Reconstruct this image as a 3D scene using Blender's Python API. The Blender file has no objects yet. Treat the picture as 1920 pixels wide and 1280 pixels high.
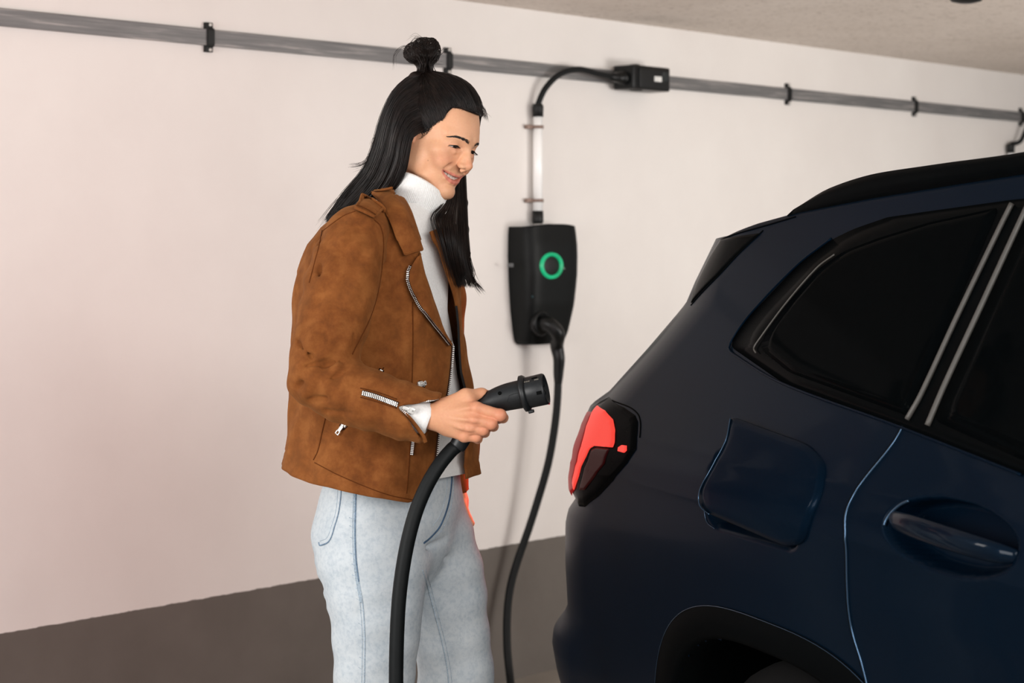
import bpy, bmesh, math, random
import numpy as np
from mathutils import Vector, Matrix

S = bpy.context.scene
C = S.collection
random.seed(4)
RNG = np.random.default_rng(4)

# ------------------------------------------------------------------ camera, world, lights, exposure
F_PX = 3733.0          # focal length in pixels of a 1920 px wide frame
EYE = 1.42             # camera height
HOR = 447.0            # image row of the horizon
cam_d = bpy.data.cameras.new('camera'); cam = bpy.data.objects.new('camera', cam_d); C.objects.link(cam)
cam_d.sensor_width = 36.0; cam_d.lens = 36.0 * F_PX / 1920.0
cam_d.shift_y = -(640.0 - HOR) / 1920.0
cam.location = (0, 0, EYE); cam.rotation_euler = (math.pi / 2, 0, 0)
cam_d.dof.use_dof = True; cam_d.dof.focus_distance = 3.62; cam_d.dof.aperture_fstop = 6.0
cam_d.clip_start = 0.05
S.camera = cam

w = bpy.data.worlds.new('garage_air'); S.world = w; w.use_nodes = True
bg = w.node_tree.nodes['Background']
bg.inputs[0].default_value = (0.95, 0.97, 1.0, 1); bg.inputs[1].default_value = 0.42

def area(name, loc, target, size, power, color=(1, 1, 1), size_y=None):
    d = bpy.data.lights.new(name, 'AREA'); d.energy = power; d.color = color
    d.shape = 'RECTANGLE'; d.size = size; d.size_y = size_y or size
    o = bpy.data.objects.new(name, d); C.objects.link(o); o.location = loc
    o.rotation_euler = (Vector(target) - Vector(loc)).to_track_quat('-Z', 'Y').to_euler()
    return o
area('soft_light_left', (-2.5, 1.0, 1.45), (-0.9, 4.8, 0.95), 2.0, 88, (1.0, 0.975, 0.95), 1.2)
area('soft_light_front', (1.9, 0.2, 2.05), (-0.3, 4.0, 1.1), 4.0, 132, (1.0, 0.97, 0.945), 1.3)
area('ceiling_fill_light', (-2.5, 3.6, 1.72), (0.6, 6.8, 2.6), 1.0, 26, (1.0, 0.95, 0.90), 0.6)  # added lamp, brightens the ceiling from the left
area('ceiling_fill_light_right', (3.5, 4.9, 1.15), (1.5, 6.6, 2.3), 1.2, 56, (1.0, 0.95, 0.91), 0.8)  # added lamp out of view, lifts the ceiling on the right
area('wall_fill_light_right', (3.4, 3.6, 2.05), (3.2, 8.6, 1.1), 2.4, 52, (1.0, 0.965, 0.935), 0.5)  # added lamp, brightens the right part of the wall

S.view_settings.view_transform = 'Standard'; S.view_settings.look = 'None'
S.view_settings.gamma = 1.0; S.view_settings.use_curve_mapping = False
S.view_settings.exposure = -0.1

# ------------------------------------------------------------------ helpers
def P(x, y, Y):
    """point of the place that lies Y metres ahead of the lens, from its place in the photograph"""
    return Vector(((x - 960.0) * Y / F_PX, Y, EYE - (y - HOR) * Y / F_PX))

def srgb(r, g, b):
    f = lambda c: (c / 255.0) / 12.92 if c / 255.0 <= 0.04045 else ((c / 255.0 + 0.055) / 1.055) ** 2.4
    return (f(r), f(g), f(b), 1.0)

class NT:
    def __init__(s, name):
        s.m = bpy.data.materials.new(name); s.m.use_nodes = True
        s.t = s.m.node_tree; s.b = s.t.nodes['Principled BSDF']; s.out = s.t.nodes['Material Output']
        s._tc = None
    def n(s, typ, **kw):
        nd = s.t.nodes.new(typ)
        for k, v in kw.items(): setattr(nd, k, v)
        return nd
    def l(s, a, b): s.t.links.new(a, b)
    @property
    def obj(s):
        if s._tc is None: s._tc = s.n('ShaderNodeTexCoord')
        return s._tc.outputs['Object']
    def noise(s, scale, detail=4, rough=0.55, stretch=None, dist=0.0):
        nz = s.n('ShaderNodeTexNoise'); nz.inputs['Scale'].default_value = scale
        nz.inputs['Detail'].default_value = detail; nz.inputs['Roughness'].default_value = rough
        nz.inputs['Distortion'].default_value = dist
        if stretch:
            mp = s.n('ShaderNodeMapping'); mp.inputs['Scale'].default_value = stretch
            s.l(s.obj, mp.inputs[0]); s.l(mp.outputs[0], nz.inputs['Vector'])
        else: s.l(s.obj, nz.inputs['Vector'])
        return nz.outputs[0]
    def ramp(s, fac, stops):
        r = s.n('ShaderNodeValToRGB'); e = r.color_ramp.elements
        while len(e) < len(stops): e.new(0.5)
        for el, (p, c) in zip(e, stops): el.position = p; el.color = c
        s.l(fac, r.inputs[0]); return r.outputs[0]
    def mix(s, fac, a, b, mode='MIX'):
        m = s.n('ShaderNodeMix', data_type='RGBA', blend_type=mode)
        for sock, v in ((m.inputs[0], fac), (m.inputs[6], a), (m.inputs[7], b)):
            if hasattr(v, 'links') or isinstance(v, bpy.types.NodeSocket): s.l(v, sock)
            else: sock.default_value = v
        return m.outputs[2]
    def math(s, op, a, b=0.0, clamp=False):
        m = s.n('ShaderNodeMath', operation=op, use_clamp=clamp)
        for sock, v in zip(m.inputs, (a, b)):
            if isinstance(v, bpy.types.NodeSocket): s.l(v, sock)
            else: sock.default_value = v
        return m.outputs[0]
    def bump(s, h, strength=0.2, dist=0.002):
        b = s.n('ShaderNodeBump'); b.inputs['Strength'].default_value = strength; b.inputs['Distance'].default_value = dist
        s.l(h, b.inputs['Height']); s.l(b.outputs[0], s.b.inputs['Normal'])
    def set(s, **kw):
        for k, v in kw.items():
            i = s.b.inputs[k.replace('_', ' ')]
            if isinstance(v, bpy.types.NodeSocket): s.l(v, i)
            else: i.default_value = v
        return s

def simple(name, col, rough=0.5, metal=0.0, spec=0.5, var=0.12, scale=60.0, bump=0.0, coat=0.0):
    k = NT(name)
    nz = k.noise(scale)
    dark = tuple(c * (1 - var) for c in col[:3]) + (1,)
    lite = tuple(min(1, c * (1 + var)) for c in col[:3]) + (1,)
    k.set(Base_Color=k.ramp(nz, [(0.3, dark), (0.7, lite)]), Roughness=rough, Metallic=metal)
    k.b.inputs['Specular IOR Level'].default_value = spec
    k.b.inputs['Coat Weight'].default_value = coat
    if bump: k.bump(nz, bump, 0.001)
    return k.m

def mk(name, V, Fc, mat=None, parent=None, smooth=True, cols=None):
    me = bpy.data.meshes.new(name)
    me.from_pydata([tuple(v) for v in V], [], [tuple(f) for f in Fc]); me.update()
    if smooth: me.polygons.foreach_set('use_smooth', [True] * len(me.polygons))
    if cols is not None:
        a = me.color_attributes.new('col', 'FLOAT_COLOR', 'POINT'); a.data.foreach_set('color', np.asarray(cols, dtype=np.float32).ravel())
    if mat:
        for m in (mat if isinstance(mat, (list, tuple)) else [mat]): me.materials.append(m)
    o = bpy.data.objects.new(name, me); C.objects.link(o)
    if parent is not None:
        o.parent = parent; o.matrix_parent_inverse = Matrix.Translation(-Vector(parent_world(parent)))
    return o

def parent_world(p):
    return Vector(p.location) if p.parent is None else Vector((0, 0, 0))

def tag(o, label=None, cat=None, group=None, kind=None):
    if label: o['label'] = label
    if cat: o['category'] = cat
    if group: o['group'] = group
    if kind: o['kind'] = kind
    return o

def empty(name, loc, label, cat, group=None):
    o = bpy.data.objects.new(name, None); C.objects.link(o); o.location = loc; o.empty_display_size = 0.05
    return tag(o, label, cat, group)

class MB:
    """collects shapes into one mesh"""
    def __init__(s): s.V = []; s.F = []
    def add(s, V, F):
        n = len(s.V); s.V += [tuple(v) for v in V]; s.F += [tuple(i + n for i in f) for f in F]; return s
    def build(s, name, mat, parent=None, smooth=True): return mk(name, s.V, s.F, mat, parent, smooth)

def frames(pts):
    pts = [Vector(p) for p in pts]; n = len(pts); T = []
    for i in range(n):
        t = pts[min(i + 1, n - 1)] - pts[max(i - 1, 0)]
        T.append(t.normalized() if t.length > 1e-9 else Vector((0, 0, 1)))
    up = Vector((0, 0, 1)) if abs(T[0].z) < 0.9 else Vector((1, 0, 0))
    N = [(up - T[0] * up.dot(T[0])).normalized()]
    for i in range(1, n):
        v = N[-1] - T[i] * N[-1].dot(T[i]); N.append(v.normalized() if v.length > 1e-9 else N[-1])
    return pts, T, N, [T[i].cross(N[i]) for i in range(n)]

def tube(pts, r, n=12, caps=True, flat=1.0):
    """round tube along pts; r is a number or one per point"""
    pts, T, N, B = frames(pts); m = len(pts)
    R = [r] * m if isinstance(r, (int, float)) else list(r)
    V = []; Fc = []
    for i in range(m):
        for k in range(n):
            a = 2 * math.pi * k / n
            V.append(pts[i] + N[i] * (math.cos(a) * R[i]) + B[i] * (math.sin(a) * R[i] * flat))
    for i in range(m - 1):
        for k in range(n):
            k2 = (k + 1) % n; Fc.append((i * n + k, i * n + k2, (i + 1) * n + k2, (i + 1) * n + k))
    if caps:
        Fc.append(tuple(reversed(range(n)))); Fc.append(tuple((m - 1) * n + k for k in range(n)))
    return V, Fc

def spline(pts, n):
    """Catmull-Rom through pts (tuples of any length), n samples, evenly spaced by chord"""
    A = np.array([tuple(p) for p in pts], float); m = len(A)
    if m == 2: return [A[0] + (A[1] - A[0]) * t for t in np.linspace(0, 1, n)]
    d = np.r_[0, np.cumsum(np.maximum(np.linalg.norm(np.diff(A[:, :3], axis=0), axis=1), 1e-9))]
    M = np.zeros_like(A)
    for i in range(1, m - 1): M[i] = (A[i + 1] - A[i - 1]) / (d[i + 1] - d[i - 1])
    M[0] = (A[1] - A[0]) / (d[1] - d[0]); M[-1] = (A[-1] - A[-2]) / (d[-1] - d[-2])
    out = []
    for t in np.linspace(0, d[-1], n):
        i = min(max(int(np.searchsorted(d, t) - 1), 0), m - 2); h = d[i + 1] - d[i]; u = (t - d[i]) / h
        out.append((2*u**3-3*u**2+1)*A[i] + (u**3-2*u**2+u)*h*M[i] + (-2*u**3+3*u**2)*A[i+1] + (u**3-u**2)*h*M[i+1])
    return out

def curve3(pts, n): return [Vector(p[:3]) for p in spline(pts, n)]

def rbox(c, size, ax=None, r=0.003, seg=2):
    """box with rounded edges, centre c, size along axes ax (3 vectors)"""
    bm = bmesh.new(); bmesh.ops.create_cube(bm, size=1.0)
    for v in bm.verts: v.co = Vector((v.co.x * size[0], v.co.y * size[1], v.co.z * size[2]))
    if r > 0: bmesh.ops.bevel(bm, geom=list(bm.edges), offset=min(r, min(size) * 0.45), segments=seg, profile=0.6, affect='EDGES')
    M = Matrix((ax[0], ax[1], ax[2])).transposed() if ax else Matrix.Identity(3)
    bm.verts.index_update()
    V = [M @ v.co + Vector(c) for v in bm.verts]; Fc = [tuple(v.index for v in f.verts) for f in bm.faces]; bm.free()
    return V, Fc

def lathe(prof, c, axis, n=32, caps=True):
    """profile [(distance along axis, radius)] spun about axis through c"""
    ax = Vector(axis).normalized(); up = Vector((0, 0, 1)) if abs(ax.z) < 0.9 else Vector((1, 0, 0))
    u = (up - ax * up.dot(ax)).normalized(); v = ax.cross(u); V = []; Fc = []
    for (t, r) in prof:
        for k in range(n):
            a = 2 * math.pi * k / n; V.append(Vector(c) + ax * t + u * (r * math.cos(a)) + v * (r * math.sin(a)))
    for i in range(len(prof) - 1):
        for k in range(n):
            k2 = (k + 1) % n; Fc.append((i*n+k, i*n+k2, (i+1)*n+k2, (i+1)*n+k))
    if caps: Fc.append(tuple(reversed(range(n)))); Fc.append(tuple((len(prof)-1)*n + k for k in range(n)))
    return V, Fc

def prism(outline, c, ux, uy, depth, bevel=0.0):
    """outline [(x, y)] in the plane ux, uy extruded by depth along ux x uy, with a bevelled front rim"""
    ux, uy = Vector(ux), Vector(uy); nz = ux.cross(uy).normalized(); n = len(outline)
    cx = sum(p[0] for p in outline) / n; cy = sum(p[1] for p in outline) / n
    V = []; lay = [(0, 0.0), (depth - bevel, 0.0)] + ([(depth, bevel)] if bevel > 0 else [])
    for (d, ins) in lay:
        for (x, y) in outline:
            L = math.hypot(x - cx, y - cy) or 1.0; s = 1 - ins / L
            V.append(Vector(c) + ux * (cx + (x - cx) * s) + uy * (cy + (y - cy) * s) + nz * d)
    Fc = [tuple(reversed(range(n)))]
    for i in range(len(lay) - 1):
        for k in range(n):
            k2 = (k + 1) % n; Fc.append((i*n+k, i*n+k2, (i+1)*n+k2, (i+1)*n+k))
    Fc.append(tuple((len(lay)-1)*n + k for k in range(n)))
    return V, Fc

def grid_faces(nr, nc, closed=False, off=0):
    Fc = []
    for i in range(nr - 1):
        for j in range(nc if closed else nc - 1):
            j2 = (j + 1) % nc; Fc.append((off + i*nc+j, off + i*nc+j2, off + (i+1)*nc+j2, off + (i+1)*nc+j))
    return Fc
# ------------------------------------------------------------------ the garage
W0 = Vector((-1.274, 4.954, 0)); WT = Vector((0.66, 0.7513, 0)).normalized(); WN = Vector((WT.y, -WT.x, 0)); UZ = Vector((0, 0, 1))
def W(t, z, n=0.0): return W0 + WT * t + WN * n + UZ * z
def wt(x, n=0.0):
    """distance along the wall of image column x for a thing n in front of the wall"""
    s = (x - 960.0) / F_PX; bx = W0.x + WN.x * n; by = W0.y + WN.y * n
    return (s * by - bx) / (WT.x - WT.y * s)
def wz(x, y, n=0.0):
    Y = W(wt(x, n), 0, n).y; return EYE - (y - HOR) * Y / F_PX
CEIL = 2.163

k = NT('plaster_wall_paint')
sep = k.n('ShaderNodeSeparateXYZ'); k.l(k.obj, sep.inputs[0])
edge = k.math('ADD', sep.outputs[2], k.math('MULTIPLY', k.math('SUBTRACT', k.noise(38, 3), 0.5), 0.007))
isw = k.math('GREATER_THAN', edge, 0.4366)
white = k.ramp(k.noise(2.2, 5), [(0.3, srgb(230, 225, 221)), (0.7, srgb(237, 233, 229))])
grey = k.ramp(k.noise(6, 5), [(0.3, srgb(100, 94, 88)), (0.7, srgb(108, 102, 96))])
k.set(Base_Color=k.mix(isw, grey, white), Roughness=0.75)
k.bump(k.noise(130, 4, 0.6), 0.12, 0.002)
M_wall = k.m
k = NT('concrete_ceiling')
n1 = k.noise(3.0, 6); n2 = k.noise(45, 5, 0.7)
c1 = k.ramp(n1, [(0.3, srgb(222, 211, 201)), (0.7, srgb(234, 224, 215))])
c2 = k.ramp(n2, [(0.34, srgb(205, 200, 195)), (0.46, (1, 1, 1, 1))])
k.set(Base_Color=k.mix(0.8, c1, c2, 'MULTIPLY'), Roughness=0.85); k.bump(n2, 0.3, 0.004)
M_ceil = k.m
k = NT('garage_floor_coating')
k.set(Base_Color=k.ramp(k.noise(4, 6), [(0.3, srgb(132, 126, 118)), (0.7, srgb(148, 142, 134))]), Roughness=0.55); k.bump(k.noise(90, 3), 0.1, 0.002)
M_floor = k.m

def slab(name, pts, z0, z1, mat):
    n = len(pts); V = [(p[0], p[1], z0) for p in pts] + [(p[0], p[1], z1) for p in pts]
    Fc = [tuple(reversed(range(n))), tuple(range(n, 2*n))] + [(i, (i+1) % n, n + (i+1) % n, n + i) for i in range(n)]
    return tag(mk(name, V, Fc, mat, None, False), kind='structure')
a0, a1 = W(-0.75, 0), W(11.0, 0)
slab('wall_back', [a0 - WN * 0.2, a1 - WN * 0.2, a1, a0], -0.05, CEIL + 0.1, M_wall)
f0, f1, f2, f3 = W(-2.2, 0), W(11.0, 0), W(11.0, 0, 9.5), W(-2.2, 0, 9.5)
slab('floor', [f0, f3, f2, f1], -0.12, 0.0, M_floor)
c0, c1_, c2_, c3 = W(-0.75, 0), W(11.0, 0), W(11.0, 0, 4.6), W(-0.75, 0, 4.6)
slab('ceiling', [c0, c3, c2_, c1_], CEIL, CEIL + 0.2, M_ceil)

# ------------------------------------------------------------------ busbar rail and its clips
k = NT('brushed_aluminium_rail')
st = k.noise(5, 5, 0.6, stretch=(0.9, 0.9, 26))
k.set(Base_Color=k.ramp(st, [(0.35, srgb(108, 108, 109)), (0.56, srgb(126, 125, 125)), (0.66, srgb(160, 156, 154))]), Roughness=0.5, Metallic=0.25)
M_rail = k.m
M_black = simple('black_matte_plastic', srgb(11, 13, 14), 0.55, 0, 0.4, 0.2)
M_blackg = simple('black_satin_plastic', srgb(11, 13, 14), 0.38, 0, 0.3, 0.2)
M_steel = simple('bright_steel', srgb(205, 205, 205), 0.3, 0.9, 0.5, 0.05)
M_white = simple('white_plastic_label', srgb(225, 225, 222), 0.5)
M_conduit = simple('white_pvc_conduit', srgb(253, 253, 252), 0.25, 0, 0.6, 0.01, 30)
M_copper = simple('dull_copper_clamp', srgb(150, 128, 118), 0.45, 0.5, 0.5, 0.1)

zr0, zr1 = 1.9475, 1.9925
rail = empty('busbar_rail', W(2.5, (zr0 + zr1) / 2), 'long grey brushed aluminium power rail running along the white wall under the ceiling', 'rail')
V, Fc = rbox(W(4.9, (zr0 + zr1) / 2, 0.007), (11.0, 0.014, zr1 - zr0), (WT, WN, UZ), 0.003)
mk('rail_profile', V, Fc, M_rail, rail, False)
clips = [(0.664, 'black screwed rail clip, leftmost on the grey rail'), (1.62, 'black rail clip just behind the hair bun'),
         (3.515, 'black rail clip next right of the black tap-off box'), (4.467, 'black rail clip second right of the tap-off box, above the car'),
         (5.417, 'black rail clip at the right edge, next to a dangling cable')]
M_screw = simple('screw_head_zinc', srgb(215, 213, 208), 0.35, 0.7)
for t, lab in clips:
    e = empty('rail_clip', W(t, (zr0 + zr1) / 2), lab, 'clip', 'clips holding the power rail')
    mb = MB(); zc = (zr0 + zr1) / 2; hh = (zr1 - zr0) / 2
    out = [(-hh-0.018, 0.0), (-hh-0.018, 0.011), (-hh-0.004, 0.012), (-hh-0.002, 0.017), (-hh+0.004, 0.0195), (hh-0.004, 0.0195), (hh+0.002, 0.017), (hh+0.004, 0.012), (hh+0.018, 0.011), (hh+0.018, 0.0)]
    inn = [(hh+0.0003, 0.0), (hh+0.0003, 0.0144), (-hh-0.0003, 0.0144), (-hh-0.0003, 0.0)]
    prof = out + inn; n = len(prof); V = []
    for s in (-0.012, 0.012): V += [W(t + s, zc + p[0], p[1]) for p in prof]
    Fc = [(i, (i+1) % n, n + (i+1) % n, n + i) for i in range(n)] + [tuple(range(n)), tuple(reversed(range(n, 2*n)))]
    bm = bmesh.new(); bv = [bm.verts.new(v) for v in V]
    for f in Fc: bm.faces.new([bv[i] for i in f])
    bmesh.ops.recalc_face_normals(bm, faces=bm.faces); bmesh.ops.triangulate(bm, faces=[f for f in bm.faces if len(f.verts) > 4])
    bm.verts.index_update()
    mk('clamp', [v.co for v in bm.verts], [[v.index for v in f.verts] for f in bm.faces], M_black, e, False); bm.free()
    for sgn in (-1, 1):
        V, Fc = lathe([(0, 0.0055), (0.003, 0.005), (0.0045, 0.002)], W(t + 0.002, zc + sgn * (hh + 0.0115), 0.0115), WN, 12)
        mk('screw', V, Fc, M_screw, e)

# ------------------------------------------------------------------ tap-off boxes, feed cables, conduits
M_rubber = simple('black_rubber_cable', srgb(15, 18, 19), 0.55, 0, 0.22, 0.15, 90)
def tapoff(tc, label):
    e = empty('tap_off_box', W(tc, 1.97, 0.03), label, 'junction box', 'tap-off boxes on the rail')
    zc = (zr0 + zr1) / 2 - 0.004
    V, Fc = rbox(W(tc, zc, 0.062), (0.205, 0.090, 0.082), (WT, WN, UZ), 0.008, 3); mk('box_body', V, Fc, M_blackg, e)
    V, Fc = rbox(W(tc + 0.005, zc - 0.002, 0.108), (0.16, 0.012, 0.066), (WT, WN, UZ), 0.005, 3); mk('lid', V, Fc, M_black, e)
    V, Fc = rbox(W(tc + 0.022, zc - 0.002, 0.1150), (0.040, 0.002, 0.018), (WT, WN, UZ), 0.0006); mk('rating_label', V, Fc, M_white, e, False)
    V, Fc = rbox(W(tc + 0.062, zc + 0.008, 0.1145), (0.034, 0.004, 0.032), (WT, WN, UZ), 0.002); mk('fuse_window', V, Fc, simple('smoked_window', srgb(40, 46, 48), 0.15), e, False)
    V, Fc = rbox(W(tc - 0.05, zc + 0.0395, 0.07), (0.026, 0.03, 0.014), (WT, WN, UZ), 0.005, 2); mk('latch', V, Fc, M_black, e)
    V, Fc = rbox(W(tc - 0.05, zc - 0.040, 0.075), (0.04, 0.03, 0.010), (WT, WN, UZ), 0.004, 2); mk('latch', V, Fc, M_black, e)
    V, Fc = lathe([(0, 0.022), (0.02, 0.024), (0.022, 0.019), (0.05, 0.0185), (0.06, 0.016), (0.075, 0.014), (0.08, 0.0115)], W(tc - 0.1, zc - 0.004, 0.068), -WT, 20)
    mk('cable_gland', V, Fc, M_blackg, e)
    return e
tb1 = wt(1209, 0.075)
tapoff(tb1, 'black tap-off box with white label clamped on the grey rail')
tapoff(tb1 + 3.30, 'black tap-off box on the rail beyond the right edge, above the car')

def conduit(t, ztop, zbot, label, up):
    e = empty('conduit_pipe', W(t, zbot), label, 'pipe', 'cable conduits on the wall')
    V, Fc = lathe([(0, 0.0155), (ztop - zbot, 0.0155)], W(t, zbot, 0.026), UZ, 24); mk('pipe', V, Fc, M_conduit, e)
    for zz, d in ((ztop, 1), (zbot, -1)):
        V, Fc = lathe([(-0.012, 0.0175), (0.022, 0.0185), (0.03, 0.015)], W(t, zz, 0.026), UZ * d, 20); mk('end_sleeve', V, Fc, M_black, e)
    for zz in (ztop - 0.045, zbot + 0.045):
        mb = MB(); mb.add(*lathe([(-0.005, 0.0165), (-0.005, 0.019), (0.005, 0.019), (0.005, 0.0165)], W(t, zz, 0.026), UZ, 24, False))
        mb.add(*rbox(W(t - 0.03, zz, 0.02), (0.026, 0.008, 0.012), (WT, WN, UZ), 0.003))
        mb.add(*lathe([(0, 0.007), (0.02, 0.007), (0.021, 0.003)], W(t - 0.034, zz, 0.003), WN, 12))
        mb.add(*rbox(W(t, zz, 0.005), (0.03, 0.012, 0.012), (WT, WN, UZ), 0.002))
        mb.build('pipe_clamp', M_copper, e)
tp = wt(1008.5, 0.026)
zt, zb = wz(1007, 212, 0.026), wz(1010, 402, 0.026)
conduit(tp, zt, zb, 'upright white conduit pipe between the black wallbox and the rail', zt)
t2 = wt(1895, 0.026); z2 = wz(1895, 282, 0.026)
conduit(t2, z2, zb, 'white conduit pipe at the right edge, its foot hidden by the car', zt)

zc = (zr0 + zr1) / 2 - 0.008
pts = [W(tb1 - 0.165, zc, 0.068), W(tb1 - 0.24, zc + 0.006, 0.066), W(wt(1085, .06), wz(1085, 130, .06), 0.06), W(wt(1050, .05), wz(1050, 139, .05), 0.05), W(wt(1024, .04), wz(1024, 165, .04), 0.038), W(wt(1010, .03), wz(1010, 195, .03), 0.028), W(tp, zt + 0.01, 0.026), W(tp, zt - 0.05, 0.026)]
V, Fc = tube(curve3(pts, 48), 0.0098, 14)
tag(mk('feed_cable', V, Fc, M_rubber), 'black cable arching from the tap-off box into the top of the white conduit', 'cable', 'feed cables')
pts = [W(tb1 + 3.30 - 0.165, zc, 0.068), W(t2 + 0.12, z2 + 0.13, 0.062), W(t2 + 0.085, z2 + 0.09, 0.055), W(t2 + 0.06, z2 + 0.045, 0.045), W(t2 + 0.05, z2 + 0.034, 0.03), W(t2 + 0.012, z2 + 0.03, 0.026), W(t2, z2 + 0.018, 0.026), W(t2, z2 - 0.05, 0.026)]
V, Fc = tube(curve3(pts, 48), 0.0098, 14)
tag(mk('feed_cable', V, Fc, M_rubber), 'black cable at the right edge hanging down from the rail above the car', 'cable', 'feed cables')

# ------------------------------------------------------------------ wallbox with green ring
wbn = 0.105
tl, tr = wt(951, 0.02), wt(1088, 0.10)
def wb(x, y, n): return (wt(x, n), wz(x, y, n))
wbx = empty('charging_wallbox', W(wt(1020), wz(1020, 645)), 'black tapering charging wallbox with a glowing green ring on the white wall', 'wallbox')
tc = (wt(952, 0.0) + wt(1087, 0.085)) / 2
ztop, zbot = wz(1020, 425, 0.06), wz(1010, 646, 0.06)
H = ztop - zbot
# half-width of the casing against height (0 foot .. 1 top) and depth
hw_s = [(0.0, 0.086), (0.03, 0.100), (0.12, 0.108), (0.3, 0.119), (0.5, 0.126), (0.75, 0.131), (0.95, 0.129), (1.0, 0.126)]
dp_s = [(0.0, 0.060), (0.1, 0.075), (0.35, 0.094), (0.6, 0.102), (0.85, 0.100), (1.0, 0.092)]
ip = lambda tab, v: float(np.interp(v, [q[0] for q in tab], [q[1] for q in tab]))
nv, nu = 40, 44
V = []
for i in range(nv):
    v = i / (nv - 1); hw = ip(hw_s, v); dp = ip(dp_s, v); zz = zbot + H * v
    for j in range(nu):
        a = math.pi * j / (nu - 1); ca, sa = math.cos(a), math.sin(a)
        x = -hw * math.copysign(abs(ca) ** 0.34, ca); d = dp * abs(sa) ** 0.42
        crown = 0.010 * (1 - (x / hw) ** 2) if i == nv - 1 or i > nv - 3 else 0
        V.append(W(tc + x, zz + crown * (1 if v > .5 else -1), d))
Fc = grid_faces(nv, nu) + [tuple(range(nu)), tuple(reversed(range((nv-1)*nu, nv*nu)))]
mk('casing', V, Fc, simple('wallbox_black_shell', srgb(7, 10, 10), 0.5, 0, 0.2, 0.15), wbx)
rc_t, rc_z = wt(1037, 0.108), wz(1037, 498, 0.108)
k = NT('green_status_light'); k.set(Base_Color=srgb(10, 120, 80), Roughness=0.4)
gr = k.noise(14, 2); k.l(k.ramp(gr, [(0.3, srgb(0, 150, 96)), (0.62, srgb(8, 205, 140)), (0.8, srgb(70, 235, 185))]), k.b.inputs['Emission Color']); k.b.inputs['Emission Strength'].default_value = 0.62
M_green = k.m
nseg = 64; RR = 0.0435
prof = [(0.0, RR + 0.003), (0.012, RR + 0.001), (0.0145, RR - 0.004), (0.010, RR - 0.0105), (0.0, RR - 0.0115)]
V, Fc = lathe(prof, W(rc_t, rc_z, 0.094), WN, nseg, False); oval = lambda V: [v + WT * ((v - W(rc_t, rc_z, 0.094)).dot(WT) * 0.22) - UZ * ((v.z - rc_z) * 0.06) for v in V]
mk('status_ring', oval(V), Fc, M_green, wbx)
V, Fc = lathe([(0.0, RR - 0.0105), (0.004, RR - 0.011), (0.006, RR - 0.0145), (0.0065, 0.006)], W(rc_t, rc_z, 0.096), WN, 48); mk('ring_centre', oval(V), Fc, M_black, wbx)
V, Fc = lathe([(0, 0.0048), (0.002, 0.004), (0.003, 0.002)], W(wt(1058, .108), wz(1058, 503, .108), 0.106), WN, 14); mk('sensor_dot', V, Fc, simple('grey_sensor_lens', srgb(96, 112, 104), 0.3), wbx)
V, Fc = lathe([(0, 0.0045), (0.002, 0.0035)], W(wt(999, .1), wz(999, 556, .1), 0.098), WN, 14); mk('indicator_dot', V, Fc, simple('blue_green_indicator', srgb(14, 52, 60), 0.3), wbx)
V, Fc = rbox(W(wt(955, .04), wz(955, 497, .04), 0.045), (0.006, 0.022, 0.012), (WT, WN, UZ), 0.002); mk('side_spot', V, Fc, simple('grey_spot', srgb(92, 94, 96), 0.5), wbx)  # small grey spot on the left side of the casing
# socket cover where the plug goes in
V, Fc = lathe([(0, 0.040), (0.018, 0.040), (0.022, 0.036), (0.022, 0.030), (0.012, 0.029)], W(wt(1021, .1), wz(1021, 606, .1), 0.070), WN, 36); mk('socket_collar', V, Fc, M_blackg, wbx)

# ------------------------------------------------------------------ dark fitting under the ceiling at the upper right
lf = empty('ceiling_lamp', (0, 0, CEIL), 'dark lamp housing under the ceiling at the top right edge', 'lamp')
c = P(1812, -7, 6.05); lf.location = c
ax = (WT, WN, UZ)
V, Fc = lathe([(0, 0.02), (0.006, 0.045), (0.03, 0.06), (0.06, 0.062)], Vector((c.x, c.y, P(1812, 6, 6.05).z)), UZ, 28); mk('lamp_housing', V, Fc, M_black, lf)
V, Fc = lathe([(0, 0.012), (CEIL - c.z - 0.01, 0.012)], c + UZ * 0.012, UZ, 12); mk('stem', V, Fc, M_black, lf)
# ------------------------------------------------------------------ the car: a along it from the rear, b inwards from the right flank, z up
CO = Vector((0.139, 4.122, 0)); CA = Vector((0.3545, -0.935, 0)); CB = Vector((0.935, 0.3545, 0))
def cp(a, b, z): return CO + CA * a + CB * b + UZ * z
_zr = [(-0.3, 1.404), (0.261, 1.424), (0.393, 1.449), (0.538, 1.469), (0.773, 1.490), (1.011, 1.507), (1.208, 1.520), (1.6, 1.535), (2.1, 1.53), (2.5, 1.49), (2.9, 1.30), (3.25, 1.09), (3.5, 1.05), (4.0, 0.98), (4.3, 0.88), (4.45, 0.72)]
_a0 = [(0.2, -0.05), (0.44, -0.12), (0.472, -0.135), (0.514, -0.154), (0.544, -0.144), (0.583, -0.09), (0.611, -0.061), (0.709, -0.075), (0.80, -0.075), (0.829, -0.061), (0.864, -0.012), (0.888, -0.037), (0.915, -0.04), (1.006, -0.021), (1.061, -0.017), (1.093, 0.047), (1.191, 0.152), (1.269, 0.228), (1.288, 0.244), (1.332, 0.246), (1.417, 0.262), (1.6, 0.262)]
_bz = [(0.2, 0.115), (0.32, 0.078), (0.5, 0.045), (0.7, 0.0225), (0.85, 0.006), (0.95, 0.0), (1.03, 0.02), (1.6, 0.2765)]
I1 = lambda tab, v: np.interp(v, [q[0] for q in tab], [q[1] for q in tab])
def zroof(a): return I1(_zr, a)
def aend(z): return I1(_a0, z) + 0.1025 - 0.30 - 2.44 * np.where(np.asarray(z) < 0.95, I1(_bz, np.maximum(z, 0.45)), 0.0)
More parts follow.
